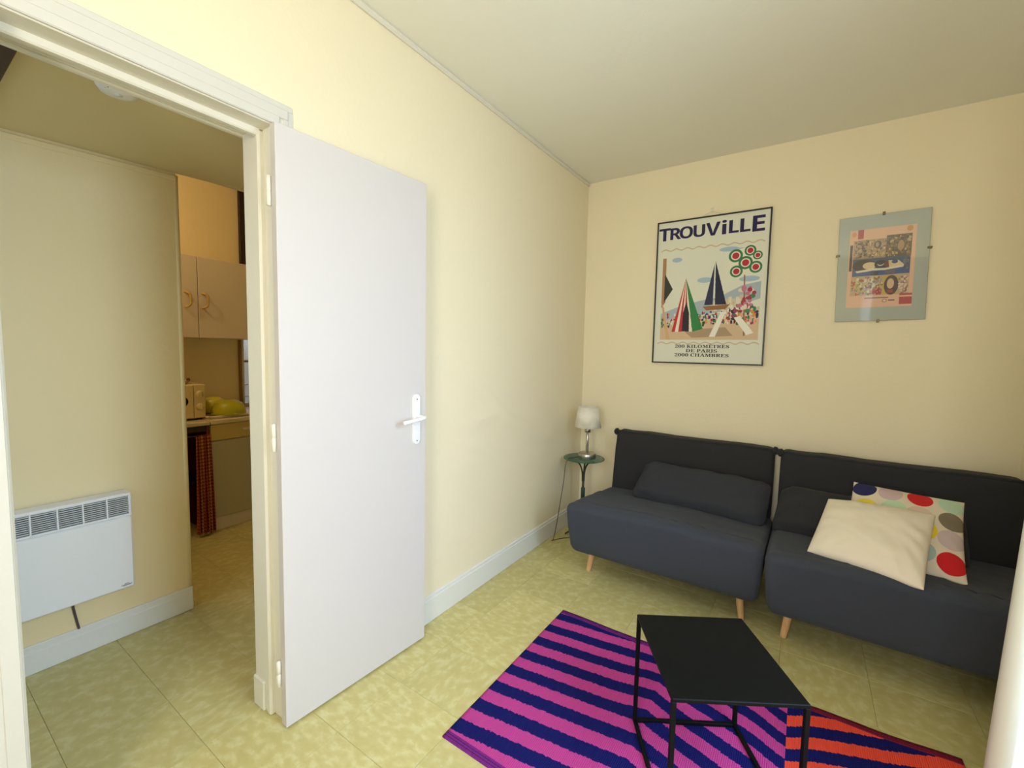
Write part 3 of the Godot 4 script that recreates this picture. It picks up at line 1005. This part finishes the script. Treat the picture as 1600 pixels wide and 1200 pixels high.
func cushions() -> void:
	var bolster := func(c: Vector3, lean: float, turn: float) -> SurfaceTool:
		var nz := FastNoiseLite.new()
		nz.seed = 12
		nz.frequency = 2.0
		var st := mb(true)
		var bs := Basis(Vector3.UP, turn) * Basis(Vector3.RIGHT, -lean)
		soft(st, Vector3(0.365, 0.150, 0.07), 0.066, 30, func(p: Vector3) -> Vector3:
			var q := p
			var ex := pow(absf(p.x) / 0.365, 4.0)
			q.y *= 1.0 - 0.05 * (1.0 - ex)
			if p.x < 0.0:
				q.x -= 0.040 * (0.5 - p.y / 0.30) * (-p.x / 0.365)
			q.z *= 1.06 - 0.5 * pow(absf(p.x) / 0.365, 6.0)
			q.z *= 1.0 - 0.35 * pow(absf(p.y) / 0.150, 4.0)
			var nn := nz.get_noise_3d(p.x * 3.0, p.y * 4.0, p.z * 3.0)
			q.z += nn * 0.014
			q.y += nz.get_noise_2d(p.x * 2.4, 5.0) * 0.012
			# gathers at both ends
			q.y += 0.006 * sin(p.y * 70.0 + p.z * 50.0) * smoothstep(0.75, 1.0, absf(p.x) / 0.365)
			return c + bs * q)
		return st
	var s: SurfaceTool = bolster.call(Vector3(0.985, 0.508, 0.408), 0.74, -0.10)
	tag(obj("cushion", s, M.bolster), "long charcoal bolster cushion lying alone on the sofa by the lamp", "cushion", "charcoal bolster cushions")
	s = bolster.call(Vector3(1.772, 0.505, 0.445), 0.74, 0.0)
	tag(obj("cushion", s, M.sofa_dark), "long charcoal bolster cushion half hidden behind the white cushion", "cushion", "charcoal bolster cushions")

	var st := mb(true)
	pillow(st, Vector3(1.607, 0.638, 0.575), Vector3(1.986, 0.655, 0.625), Vector3(1.529, 0.452, 0.850), Vector3(1.897, 0.464, 1.010), 0.155, 38, 0.015, 3, 0.42)
	var w := obj("cushion", st, M.cream_cloth)
	tag(w, "plain off white square cushion leaning in front of the dotted one", "cushion", "scatter cushions on the right sofa")
	st = mb()
	bx(st, Vector3(1.540, 0.452, 0.868), Vector3(1.556, 0.4535, 0.884), 0.0)
	obj("care_label", st, M.plastic, w)

	# dotted cushion
	var im := Image.create(512, 512, false, Image.FORMAT_RGB8)
	im.fill(rgb(222, 208, 186))
	var dots := [[0.12, 0.10, rgb(34, 34, 84)], [0.36, 0.12, rgb(202, 176, 176)], [0.62, 0.12, rgb(206, 30, 34)], [0.885, 0.12, rgb(190, 216, 190)],
		[0.15, 0.37, rgb(226, 206, 70)], [0.40, 0.34, rgb(188, 212, 176)], [0.62, 0.36, rgb(214, 188, 170)], [0.885, 0.345, rgb(128, 116, 96)],
		[0.12, 0.55, rgb(140, 160, 170)], [0.37, 0.56, rgb(206, 30, 34)], [0.66, 0.53, rgb(226, 204, 50)], [0.88, 0.575, rgb(200, 180, 178)],
		[0.13, 0.82, rgb(206, 190, 150)], [0.38, 0.82, rgb(34, 34, 84)], [0.655, 0.78, rgb(166, 186, 176)], [0.885, 0.835, rgb(206, 26, 34)]]
	for d in dots:
		disc(im, d[0] * 512, d[1] * 512, 58, 58, d[2])
	var dm := mat(Color.WHITE, 0.9)
	dm.albedo_texture = ImageTexture.create_from_image(im)
	st = mb(true)
	pillow(st, Vector3(1.713, 0.710, 0.430), Vector3(2.110, 0.692, 0.455), Vector3(1.650, 0.425, 0.700), Vector3(2.052, 0.457, 0.850), 0.12, 34, 0.04, 8)
	tag(obj("cushion", st, dm), "square cushion printed with coloured dots behind the plain off white one", "cushion", "scatter cushions on the right sofa")

func disc(im: Image, cx: float, cy: float, rx: float, ry: float, c: Color) -> void:
	for y in range(maxi(0, int(cy - ry)), mini(im.get_height(), int(cy + ry) + 1)):
		var t := 1.0 - pow((y + 0.5 - cy) / ry, 2.0)
		if t > 0.0:
			var w := rx * sqrt(t)
			im.fill_rect(Rect2i(int(cx - w), y, maxi(1, int(2 * w)), 1), c)

func poly(im: Image, pts: Array, c: Color) -> void:
	var y0 := 1e9
	var y1 := -1e9
	for p in pts:
		y0 = minf(y0, p[1])
		y1 = maxf(y1, p[1])
	for y in range(maxi(0, int(y0)), mini(im.get_height(), int(y1) + 1)):
		var xs := []
		for i in pts.size():
			var a = pts[i]
			var b = pts[(i + 1) % pts.size()]
			var yy := y + 0.5
			if (a[1] <= yy) != (b[1] <= yy):
				xs.append(lerpf(a[0], b[0], (yy - a[1]) / (b[1] - a[1])))
		xs.sort()
		for k in range(0, xs.size() - 1, 2):
			im.fill_rect(Rect2i(int(round(xs[k])), y, maxi(1, int(round(xs[k + 1] - xs[k]))), 1), c)

# ---------------------------------------------------------------- side table and lamp in the corner
func corner_table() -> void:
	var c := Vector3(0.172, 0, 0.31)
	var t := thing("side_table", "small round green glass side table on an iron stem in the corner", "side table", c)
	var st := mb(true)
	lathe(st, [Vector2(0, 0.566), Vector2(0.143, 0.566), Vector2(0.147, 0.568), Vector2(0.148, 0.571), Vector2(0.147, 0.574), Vector2(0.143, 0.576), Vector2(0, 0.576)], 56)
	obj("glass_top", st, M.green_glass, t)
	st = mb(true)
	tube(st, [Vector3(0, 0.17, 0), Vector3(0, 0.47, 0)], 0.0085, 12)
	obj("stem", st, M.green_iron, t)
	st = mb(true)
	lathe(st, [Vector2(0.008, 0.262), Vector2(0.0145, 0.266), Vector2(0.0145, 0.350), Vector2(0.008, 0.354)], 18)
	obj("collar", st, M.green_collar, t)
	for k in 3:
		var a := TAU * k / 3.0 + 0.35
		var d := Vector3(cos(a), 0, sin(a))
		st = mb(true)
		tube(st, smooth_path([d * 0.006 + Vector3(0, 0.40, 0), d * 0.010 + Vector3(0, 0.47, 0), d * 0.030 + Vector3(0, 0.525, 0), d * 0.068 + Vector3(0, 0.556, 0), d * 0.105 + Vector3(0, 0.562, 0)], 6), 0.0058, 10)
		obj("arm", st, M.green_iron, t)
		st = mb(true)
		tube(st, smooth_path([d * 0.006 + Vector3(0, 0.20, 0), d * 0.018 + Vector3(0, 0.12, 0), d * 0.06 + Vector3(0, 0.05, 0), d * 0.125 + Vector3(0, 0.006, 0)], 6), 0.0058, 10)
		obj("foot", st, M.green_iron, t)

	var l := thing("table_lamp", "small table lamp with marbled white glass shade and steel base", "lamp", Vector3(0.192, 0.576, 0.305))
	st = mb(true)
	lathe(st, [Vector2(0, 0), Vector2(0.062, 0), Vector2(0.064, 0.002), Vector2(0.064, 0.034), Vector2(0.061, 0.037), Vector2(0.008, 0.039), Vector2(0, 0.039)], 44)
	obj("base", st, M.steel, l)
	st = mb(true)
	tube(st, [Vector3(0, 0.036, 0), Vector3(0, 0.205, 0)], 0.0095, 18)
	obj("stem", st, M.steel, l)
	st = mb(true)
	lathe(st, [Vector2(0.008, 0.188), Vector2(0.021, 0.189), Vector2(0.021, 0.222), Vector2(0.008, 0.224)], 26)
	obj("collar", st, M.steel, l)
	st = mb(true)
	lathe(st, [Vector2(0.094, 0.226), Vector2(0.0965, 0.227), Vector2(0.072, 0.374), Vector2(0.0695, 0.374), Vector2(0.0935, 0.229), Vector2(0.094, 0.226)], 48)
	lathe(st, [Vector2(0.0, 0.230), Vector2(0.03, 0.230), Vector2(0.03, 0.234), Vector2(0, 0.234)], 20)
	obj("shade", st, M.alabaster, l)
	st = mb(true)
	for k in 3:
		var a := TAU * k / 3.0 + 0.6
		tube(st, [Vector3(0, 0.216, 0), Vector3(cos(a) * 0.094, 0.228, sin(a) * 0.094)], 0.0018, 6)
	obj("shade_holder", st, M.steel, l)
	st = mb(true)
	var o := Vector3(0.192, 0.576, 0.305)
	var pts := [Vector3(0.146, 0.586, 0.350), Vector3(0.120, 0.580, 0.385), Vector3(0.098, 0.576, 0.418), Vector3(0.086, 0.53, 0.433), Vector3(0.080, 0.42, 0.442), Vector3(0.068, 0.27, 0.462), Vector3(0.060, 0.12, 0.492), Vector3(0.058, 0.03, 0.525), Vector3(0.056, 0.004, 0.540)]
	for k in pts.size():
		pts[k] -= o
	tube(st, smooth_path(pts, 8), 0.0024, 7)
	var flat := [Vector3(0.050, 0.004, 0.548), Vector3(0.068, 0.004, 0.510), Vector3(0.10, 0.004, 0.46), Vector3(0.15, 0.004, 0.40), Vector3(0.16, 0.004, 0.30)]
	for k in flat.size():
		flat[k] -= o
	tube(st, smooth_path(flat, 6), 0.0024, 7)
	obj("cord", st, M.cord, l)

# ---------------------------------------------------------------- low black table
func coffee_table() -> void:
	var fl := Vector2(1.030, 1.712)
	var fr := Vector2(1.343, 1.518)
	var nl := Vector2(1.224, 2.043)
	var o := thing("coffee_table", "small black metal coffee table with open frame standing on the striped rug", "coffee table", Vector3((fr.x + nl.x) / 2, 0.006, (fr.y + nl.y) / 2))
	var u := (fr - fl)
	o.rotation.y = -u.angle()
	var hx := u.length() / 2.0
	var hz := (nl - fl).length() / 2.0
	var top := 0.404
	obj("tabletop", box(Vector3(-hx, top - 0.012, -hz), Vector3(hx, top, hz), 0.0022), M.black_metal, o)
	var b := 0.0065
	for s in [[-1, -1], [1, -1], [1, 1], [-1, 1]]:
		var cx: float = s[0] * (hx - b)
		var cz: float = s[1] * (hz - b)
		obj("leg", box(Vector3(cx - b, 0, cz - b), Vector3(cx + b, top - 0.011, cz + b), 0.001), M.black_metal, o)
	for s in [-1, 1]:
		obj("stretcher", box(Vector3(-hx + 2 * b, 0, s * (hz - b) - b), Vector3(hx - 2 * b, 2 * b, s * (hz - b) + b), 0.001), M.black_metal, o)
		obj("stretcher", box(Vector3(s * (hx - b) - b, 0, -hz + 2 * b), Vector3(s * (hx - b) + b, 2 * b, hz - 2 * b), 0.001), M.black_metal, o)

# ---------------------------------------------------------------- striped rug
func rug() -> void:
	var x0 := 0.506
	var x1 := 1.986
	var z0 := 1.252
	var z1 := 2.160
	var W := 1184
	var Hh := 726
	var im := Image.create(W, Hh, false, Image.FORMAT_RGB8)
	var rng := RandomNumberGenerator.new()
	rng.seed = 5
	var blue := rgb(26, 28, 100)
	var pink := rgb(198, 72, 150)
	var orange := rgb(248, 84, 64)
	im.fill(blue)
	var k := 0
	while k < W:
		var wide := rng.randi_range(3, 8)
		var x := x0 + (k + wide / 2.0) / W * (x1 - x0)
		var g := 0.0
		if x < 1.06:
			g = -0.145 * (x - 0.51)
		elif x < 1.495:
			g = -0.080 + 0.285 * (x - 1.06)
		else:
			g = -0.006 - 0.39 * (x - 1.495)
		g += rng.randf_range(-0.0024, 0.0024)
		var col := pink if x < 1.495 else orange
		for n in range(-4, 14):
			var zc := 1.316 + 0.1115 * (n + 0.5) + g
			var y := (zc - 0.0285 - z0) / (z1 - z0) * Hh
			im.fill_rect(Rect2i(k, int(y), wide, int(0.057 / (z1 - z0) * Hh)).intersection(Rect2i(0, 0, W, Hh)), col)
		k += wide
	# woven hems along both long sides
	var split := int((1.495 - x0) / (x1 - x0) * W)
	for side in 2:
		for row in 24:
			var y := row if side == 0 else Hh - 1 - row
			var line := row in [7, 8, 15, 16]
			im.fill_rect(Rect2i(0, y, split, 1), rgb(70, 30, 84) if line else rgb(124, 44, 130))
			im.fill_rect(Rect2i(split, y, W - split, 1), rgb(84, 20, 40) if line else rgb(138, 40, 66))
	var m := mat(Color.WHITE, 0.85)
	m.albedo_texture = ImageTexture.create_from_image(im)
	# ribbed weave
	var hm := Image.create(W, Hh, false, Image.FORMAT_RGB8)
	hm.fill(Color(0.75, 0.75, 0.75))
	for c in range(0, W, 5):
		hm.fill_rect(Rect2i(c, 0, 1, Hh), Color(0.1, 0.1, 0.1))
		hm.fill_rect(Rect2i(c + 1, 0, 1, Hh), Color(0.5, 0.5, 0.5))
		for y in range((c / 5) % 2 * 4, Hh, 8):
			hm.fill_rect(Rect2i(c + 1, y, mini(4, W - c - 1), 1), Color(0.45, 0.45, 0.45))
	hm.bump_map_to_normal_map(3.0)
	m.normal_enabled = true
	m.normal_texture = ImageTexture.create_from_image(hm)
	m.normal_scale = 0.8
	m.metallic_specular = 0.2
	var st := mb(true)
	var nx := 120
	var ny := 60
	var height := func(x: float, z: float) -> float:
		var h := 0.006
		h += 0.012 * exp(-pow((x - 1.06 - (z - 1.7) * 0.10) / 0.07, 2.0)) * smoothstep(1.3, 1.55, z) * (1.0 - smoothstep(1.66, 1.72, z) * 0.95)
		h += 0.010 * exp(-pow((x - 1.46) / 0.10, 2.0) - pow((z - 1.25) / 0.12, 2.0))
		h += 0.0022 * (sin(x * 17.0 + z * 3.0) + 1.0) * (1.0 - smoothstep(1.5, 1.6, z)) * 0.5
		return h
	var at := func(i: int, j: int) -> Array:
		var u := float(i) / nx
		var v := float(j) / ny
		var x := lerpf(x0, x1, u)
		var z := lerpf(z0 + 0.030 * exp(-pow((x - 1.49) / 0.06, 2.0)) - 0.024 * smoothstep(1.75, 1.986, x), z1, v)
		return [Vector3(x, height.call(x, z), z), Vector2(u, v)]
	for i in nx:
		for j in ny:
			var q := [at.call(i, j), at.call(i + 1, j), at.call(i + 1, j + 1), at.call(i, j + 1)]
			for e in [0, 1, 2, 0, 2, 3]:
				st.set_uv(q[e][1])
				st.add_vertex(q[e][0])
	# thickness round the rim
	var rim := []
	for i in nx:
		rim.append([at.call(i, 0), at.call(i + 1, 0)])
		rim.append([at.call(i, ny), at.call(i + 1, ny)])
	for j in ny:
		rim.append([at.call(0, j), at.call(0, j + 1)])
		rim.append([at.call(nx, j), at.call(nx, j + 1)])
	var mid := Vector3((x0 + x1) / 2, 0.003, (z0 + z1) / 2)
	for e in rim:
		var a: Vector3 = e[0][0]
		var b: Vector3 = e[1][0]
		st.set_uv(e[0][1])
		quad(st, a, b, Vector3(b.x, 0.0005, b.z), Vector3(a.x, 0.0005, a.z), mid)
	var o := obj("rug", st, m)
	tag(o, "woven rug with navy and magenta stripes turning navy and orange at the right", "rug")

# ---------------------------------------------------------------- pictures on the far wall
func sheet(w: float, h: float, z: float) -> SurfaceTool:
	var st := mb()
	var p := [Vector3(-w / 2, h / 2, z), Vector3(w / 2, h / 2, z), Vector3(w / 2, -h / 2, z), Vector3(-w / 2, -h / 2, z)]
	var uv := [Vector2(0, 0), Vector2(1, 0), Vector2(1, 1), Vector2(0, 1)]
	for k in [0, 1, 2, 0, 2, 3]:
		st.set_uv(uv[k])
		st.add_vertex(p[k])
	return st

func write(parent: Node, called: String, text: String, font: String, bold: bool, height: float, at: Vector3, m: Material, stretch := 1.0, turn := 0.0) -> MeshInstance3D:
	var tm := TextMesh.new()
	var f := SystemFont.new()
	f.font_names = PackedStringArray([font])
	f.font_weight = 700 if bold else 400
	tm.font = f
	tm.font_size = 96
	tm.pixel_size = height / 69.0       # a capital is about 0.71 em high
	tm.depth = 0.0006
	tm.curve_step = 1.0
	tm.text = text
	var o := MeshInstance3D.new()
	o.mesh = tm
	o.material_override = m
	o.name = called
	parent.add_child(o, true)
	o.position = at
	o.rotation.z = turn
	o.scale = Vector3(stretch, 1, 1)
	return o

func pictures() -> void:
	poster()
	clip_frame()

func poster() -> void:
	var w := 0.701
	var h := 0.987
	var o := thing("framed_poster", "tall black framed seaside poster reading TROUVILLE above the left sofa", "poster", Vector3(0.8984, 1.7704, 0.0))
	var st := mb()
	var b := 0.0085
	bx(st, Vector3(-w / 2, h / 2 - b, 0), Vector3(w / 2, h / 2, 0.020), 0.0015)
	bx(st, Vector3(-w / 2, -h / 2, 0), Vector3(w / 2, -h / 2 + b, 0.020), 0.0015)
	bx(st, Vector3(-w / 2, -h / 2, 0), Vector3(-w / 2 + b, h / 2, 0.020), 0.0015)
	bx(st, Vector3(w / 2 - b, -h / 2, 0), Vector3(w / 2, h / 2, 0.020), 0.0015)
	obj("frame", st, M.frame_black, o)
	obj("backing", box(Vector3(-w / 2 + 0.004, -h / 2 + 0.004, 0.003), Vector3(w / 2 - 0.004, h / 2 - 0.004, 0.0105), 0.0005), M.card, o)
	# print: a plain seaside composition of soft shapes between two wavy rules
	var W := 700
	var Hh := 987
	var im := Image.create(W, Hh, false, Image.FORMAT_RGB8)
	var paper := rgb(226, 226, 208)
	im.fill(paper)
	var rng := RandomNumberGenerator.new()
	rng.seed = 17
	var L := 42
	var R := 668
	var T := 208
	var B := 826
	# horizon: water, far houses, sand
	poly(im, [[L, 640], [150, 600], [300, 560], [420, 540], [560, 470], [R, 450], [R, 560], [430, 640], [L, 700]], rgb(170, 184, 192))
	poly(im, [[L, 690], [330, 660], [R, 610], [R, 720], [L, 740]], rgb(206, 200, 176))
	for k in 9:
		var x := 372 + k * 22
		im.fill_rect(Rect2i(x, 572 - k * 3 - (k % 3) * 8, 20, 70), rgb(226, 214, 186) if k % 2 else rgb(214, 196, 160))
		im.fill_rect(Rect2i(x + 6, 596 - k * 3, 6, 8), rgb(190, 160, 130))
	poly(im, [[L, 720], [R, 676], [R, B], [L, B]], rgb(214, 186, 152))
	poly(im, [[200, 760], [470, 742], [520, 800], [260, 812]], rgb(176, 150, 120))
	# crowd of dabs along the shore
	var dabs := [rgb(190, 44, 48), rgb(38, 54, 112), rgb(46, 120, 70), rgb(232, 226, 210), rgb(206, 150, 60), rgb(150, 60, 110), rgb(60, 44, 44), rgb(226, 170, 150)]
	for k in 230:
		var x := rng.randf_range(L + 6, R - 6)
		var y := rng.randf_range(650, 742) - (x - L) * 0.06
		disc(im, x, y, rng.randf_range(3, 8), rng.randf_range(5, 14), dabs[rng.randi() % dabs.size()])
	for k in 50:
		var x := rng.randf_range(500, R - 10)
		var y := rng.randf_range(600, 720)
		disc(im, x, y, rng.randf_range(5, 12), rng.randf_range(7, 16), dabs[rng.randi() % dabs.size()])
	# clouds
	for c in [[140, 268, 34, 16], [470, 228, 60, 15], [540, 238, 40, 12], [330, 420, 50, 18], [600, 430, 60, 18]]:
		disc(im, c[0], c[1], c[2], c[3], rgb(168, 190, 206))
	# striped bathing tent at left of centre, red and white with a green flap
	for k in 6:
		var u := k / 6.0
		var v := (k + 1) / 6.0
		poly(im, [[205, 400], [205, 400], [lerpf(122, 262, v), 770], [lerpf(122, 262, u), 770]], rgb(196, 50, 58) if k % 2 == 0 else rgb(236, 226, 208))
	poly(im, [[205, 400], [330, 752], [264, 770]], rgb(50, 132, 70))
	poly(im, [[196, 640], [214, 560], [236, 640], [240, 768], [192, 768]], rgb(40, 34, 40))
	# sail boat with a navy sail
	poly(im, [[392, 300], [470, 590], [400, 590]], rgb(34, 38, 66))
	poly(im, [[386, 318], [386, 590], [332, 590]], rgb(44, 48, 80))
	poly(im, [[322, 600], [492, 590], [466, 622], [346, 626]], rgb(150, 104, 60))
	# beach parasol with ringed dots
	disc(im, 570, 318, 98, 88, rgb(232, 228, 206))
	for c in [[512, 276, 42], [596, 250, 34], [572, 326, 42], [632, 358, 38], [520, 378, 38], [640, 284, 28]]:
		disc(im, c[0], c[1], c[2], c[2], rgb(58, 122, 76))
		disc(im, c[0], c[1], c[2] * 0.68, c[2] * 0.68, rgb(234, 220, 202))
		disc(im, c[0], c[1], c[2] * 0.5, c[2] * 0.5, rgb(186, 44, 58))
	poly(im, [[566, 404], [574, 404], [590, 800], [580, 800]], rgb(150, 110, 80))
	for k in 26:   # beach towels piled under it
		disc(im, rng.randf_range(530, 640), rng.randf_range(470, 640), rng.randf_range(8, 18), rng.randf_range(9, 24), [rgb(196, 120, 140), rgb(70, 130, 80), rgb(226, 214, 196), rgb(170, 54, 70)][rng.randi() % 4])
	# deck chairs and boards on the sand
	poly(im, [[440, 640], [470, 640], [410, 806], [372, 806]], rgb(240, 236, 224))
	poly(im, [[520, 680], [556, 668], [640, 780], [600, 796]], rgb(240, 236, 224))
	poly(im, [[L, 250], [66, 250], [70, 560], [L, 600]], rgb(176, 130, 92))
	poly(im, [[60, 360], [118, 470], [60, 560]], rgb(56, 60, 48))
	poly(im, [[L, 560], [L + 20, 600], [L + 70, 826], [L + 44, 826]], rgb(214, 172, 128))
	# clear margins and two wavy rules
	im.fill_rect(Rect2i(0, 0, L, Hh), paper)
	im.fill_rect(Rect2i(R, 0, W - R, Hh), paper)
	im.fill_rect(Rect2i(0, B, W, Hh - B), paper)
	for x in range(L - 16, R + 8):
		for s in [192.0, 846.0]:
			im.fill_rect(Rect2i(x, int(s + 6.0 * sin(x * 0.085)), 1, 8), rgb(206, 184, 152))
	var pm := mat(Color.WHITE, 0.7)
	pm.albedo_texture = ImageTexture.create_from_image(im)
	var print_ := obj("print", sheet(w - 0.012, h - 0.012, 0.0115), pm, o)
	# heading: nine separate letters of uneven size
	var letters := [["T", -0.300, 0.088, 0.0], ["R", -0.232, 0.080, 0.0], ["O", -0.156, 0.080, 0.0], ["U", -0.072, 0.080, 0.02], ["V", 0.014, 0.086, 0.0], ["i", 0.080, 0.092, 0.0], ["L", 0.134, 0.084, 0.0], ["L", 0.200, 0.086, 0.0], ["E", 0.277, 0.100, 0.0]]
	for l in letters:
		var ln := write(print_, "letter", l[0], "Droid Sans", true, l[2], Vector3(l[1], 0.404, 0.0122), M.navy_print, 1.22, l[3])
		if l[0] == "i":
			ln.scale = Vector3(1.3, 0.95, 1)
	var rows := [["200 KILOMÈTRES", -0.374, 0.345], ["DE PARIS", -0.404, 0.200], ["2000 CHAMBRES", -0.434, 0.345]]
	for r in rows:
		var t := write(print_, "lettering", r[0], "Droid Serif", true, 0.0215, Vector3(-0.022, r[1], 0.0122), M.black_print)
		var wide: float = t.mesh.get_aabb().size.x
		t.scale.x = r[2] / wide
	# hanging loop and hook
	st = mb(true)
	tube(st, smooth_path([Vector3(-0.075, 0.488, 0.006), Vector3(-0.03, 0.513, 0.006), Vector3(0.0, 0.522, 0.007), Vector3(0.04, 0.510, 0.006), Vector3(0.085, 0.488, 0.006)]), 0.0013, 6)
	obj("hanging_wire", st, M.hook, o)
	var hk := box(Vector3(-0.008, 0.516, 0.0), Vector3(0.008, 0.548, 0.006), 0.003)
	obj("wall_hook", hk, M.hook, o)

func clip_frame() -> void:
	var w := 0.393
	var h := 0.590
	var o := thing("clip_frame", "frameless glass clip frame with a small pink bordered collage above the right sofa", "picture", Vector3(1.7928, 1.846, 0.0))
	o.rotation.z = 0.0175
	obj("backing", box(Vector3(-w / 2, -h / 2, 0.006), Vector3(w / 2, h / 2, 0.0095), 0.0006), M.clip, o)
	obj("mount", sheet(w - 0.003, h - 0.003, 0.0098), M.card, o)
	var W := 520
	var Hh := 620
	var im := Image.create(W, Hh, false, Image.FORMAT_RGB8)
	im.fill(rgb(234, 190, 158))
	var rng := RandomNumberGenerator.new()
	rng.seed = 23
	var speck := func(x0: int, y0: int, x1: int, y1: int, cols: Array, n: int, r0: float, r1: float) -> void:
		for k in n:
			var rx := rng.randf_range(r0, r1)
			var ry := rng.randf_range(r0, r1)
			disc(im, rng.randf_range(x0 + rx, x1 - rx), rng.randf_range(y0 + ry, y1 - ry), rx, ry, cols[rng.randi() % cols.size()])
	# upper row: brown scratchy studies
	im.fill_rect(Rect2i(36, 84, 452, 148), rgb(172, 142, 104))
	im.fill_rect(Rect2i(296, 64, 194, 168), rgb(86, 66, 40))
	speck.call(36, 84, 160, 232, [rgb(60, 46, 40), rgb(120, 90, 70), rgb(186, 160, 120)], 120, 3, 12)
	speck.call(160, 84, 296, 232, [rgb(196, 164, 108), rgb(160, 124, 86), rgb(220, 196, 150), rgb(96, 70, 70)], 90, 3, 12)
	speck.call(296, 64, 490, 232, [rgb(50, 36, 26), rgb(128, 116, 60), rgb(150, 90, 44), rgb(196, 176, 120)], 150, 3, 12)
	disc(im, 230, 128, 30, 30, rgb(66, 52, 54))
	disc(im, 226, 128, 14, 20, rgb(176, 148, 122))
	disc(im, 410, 150, 24, 40, rgb(176, 140, 84))
	# middle row: blue band with bold black and cream shapes
	im.fill_rect(Rect2i(36, 232, 452, 136), rgb(58, 84, 122))
	disc(im, 130, 286, 92, 46, rgb(28, 26, 26))
	disc(im, 176, 290, 56, 28, rgb(228, 208, 164))
	disc(im, 266, 286, 52, 34, rgb(36, 30, 40))
	disc(im, 262, 282, 26, 16, rgb(222, 216, 206))
	disc(im, 262, 276, 24, 14, rgb(38, 36, 52))
	disc(im, 322, 286, 34, 26, rgb(120, 50, 30))
	poly(im, [[322, 258], [400, 262], [446, 300], [330, 312]], rgb(226, 206, 160))
	disc(im, 372, 272, 24, 14, rgb(58, 70, 112))
	poly(im, [[60, 328], [200, 312], [300, 316], [440, 298], [440, 316], [300, 332], [200, 330], [80, 346]], rgb(232, 222, 198))
	poly(im, [[36, 346], [200, 332], [320, 334], [488, 318], [488, 366], [36, 376]], rgb(46, 84, 150))
	speck.call(430, 236, 488, 340, [rgb(84, 92, 110), rgb(60, 60, 80), rgb(110, 116, 126)], 40, 4, 12)
	im.fill_rect(Rect2i(190, 340, 60, 30), rgb(40, 44, 66))
	im.fill_rect(Rect2i(300, 336, 80, 24), rgb(110, 96, 96))
	# lower row
	im.fill_rect(Rect2i(30, 370, 458, 156), rgb(196, 172, 132))
	speck.call(30, 374, 300, 526, [rgb(214, 190, 80), rgb(120, 88, 60), rgb(188, 70, 50), rgb(226, 216, 186), rgb(150, 150, 140)], 170, 3, 13)
	im.fill_rect(Rect2i(290, 374, 110, 152), rgb(206, 176, 60))
	disc(im, 356, 452, 56, 76, rgb(74, 44, 48))
	disc(im, 350, 440, 28, 40, rgb(222, 190, 150))
	im.fill_rect(Rect2i(330, 486, 44, 26), rgb(170, 50, 40))
	speck.call(404, 376, 488, 526, [rgb(196, 150, 130), rgb(226, 206, 190), rgb(150, 90, 84)], 60, 4, 12)
	speck.call(200, 470, 290, 526, [rgb(196, 48, 40), rgb(170, 40, 40)], 20, 5, 14)
	# marks on the border
	disc(im, 36, 34, 18, 18, rgb(220, 158, 84))
	disc(im, 470, 26, 24, 22, rgb(206, 148, 52))
	im.fill_rect(Rect2i(66, 0, 46, 72), rgb(184, 56, 76))
	im.fill_rect(Rect2i(8, 116, 22, 208), rgb(44, 24, 26))
	im.fill_rect(Rect2i(424, 520, 96, 16), rgb(190, 60, 60))
	im.fill_rect(Rect2i(424, 548, 96, 56), rgb(186, 48, 52))
	im.fill_rect(Rect2i(150, 544, 190, 6), rgb(60, 40, 40))
	im.fill_rect(Rect2i(340, 566, 50, 8), rgb(60, 40, 40))
	disc(im, 312, 572, 20, 14, rgb(150, 100, 90))
	disc(im, 312, 572, 15, 10, rgb(232, 196, 168))
	var pm := mat(Color.WHITE, 0.7)
	pm.albedo_texture = ImageTexture.create_from_image(im)
	var p := obj("print", sheet(0.286, 0.437, 0.0), pm, o)
	p.position = Vector3(-0.004, 0.0, 0.0104)
	p.rotation.z = -0.01
	obj("glass", box(Vector3(-w / 2, -h / 2, 0.0108), Vector3(w / 2, h / 2, 0.0126), 0.0), M.glass, o)
	for c in [[0.0, h / 2, 0.006, 0.010], [0.0, -h / 2, 0.006, 0.010], [-w / 2, 0.085, 0.010, 0.006], [w / 2, 0.085, 0.010, 0.006]]:
		obj("clip", box(Vector3(c[0] - c[2], c[1] - c[3], 0.0), Vector3(c[0] + c[2], c[1] + c[3], 0.0142), 0.001), M.clip, o)
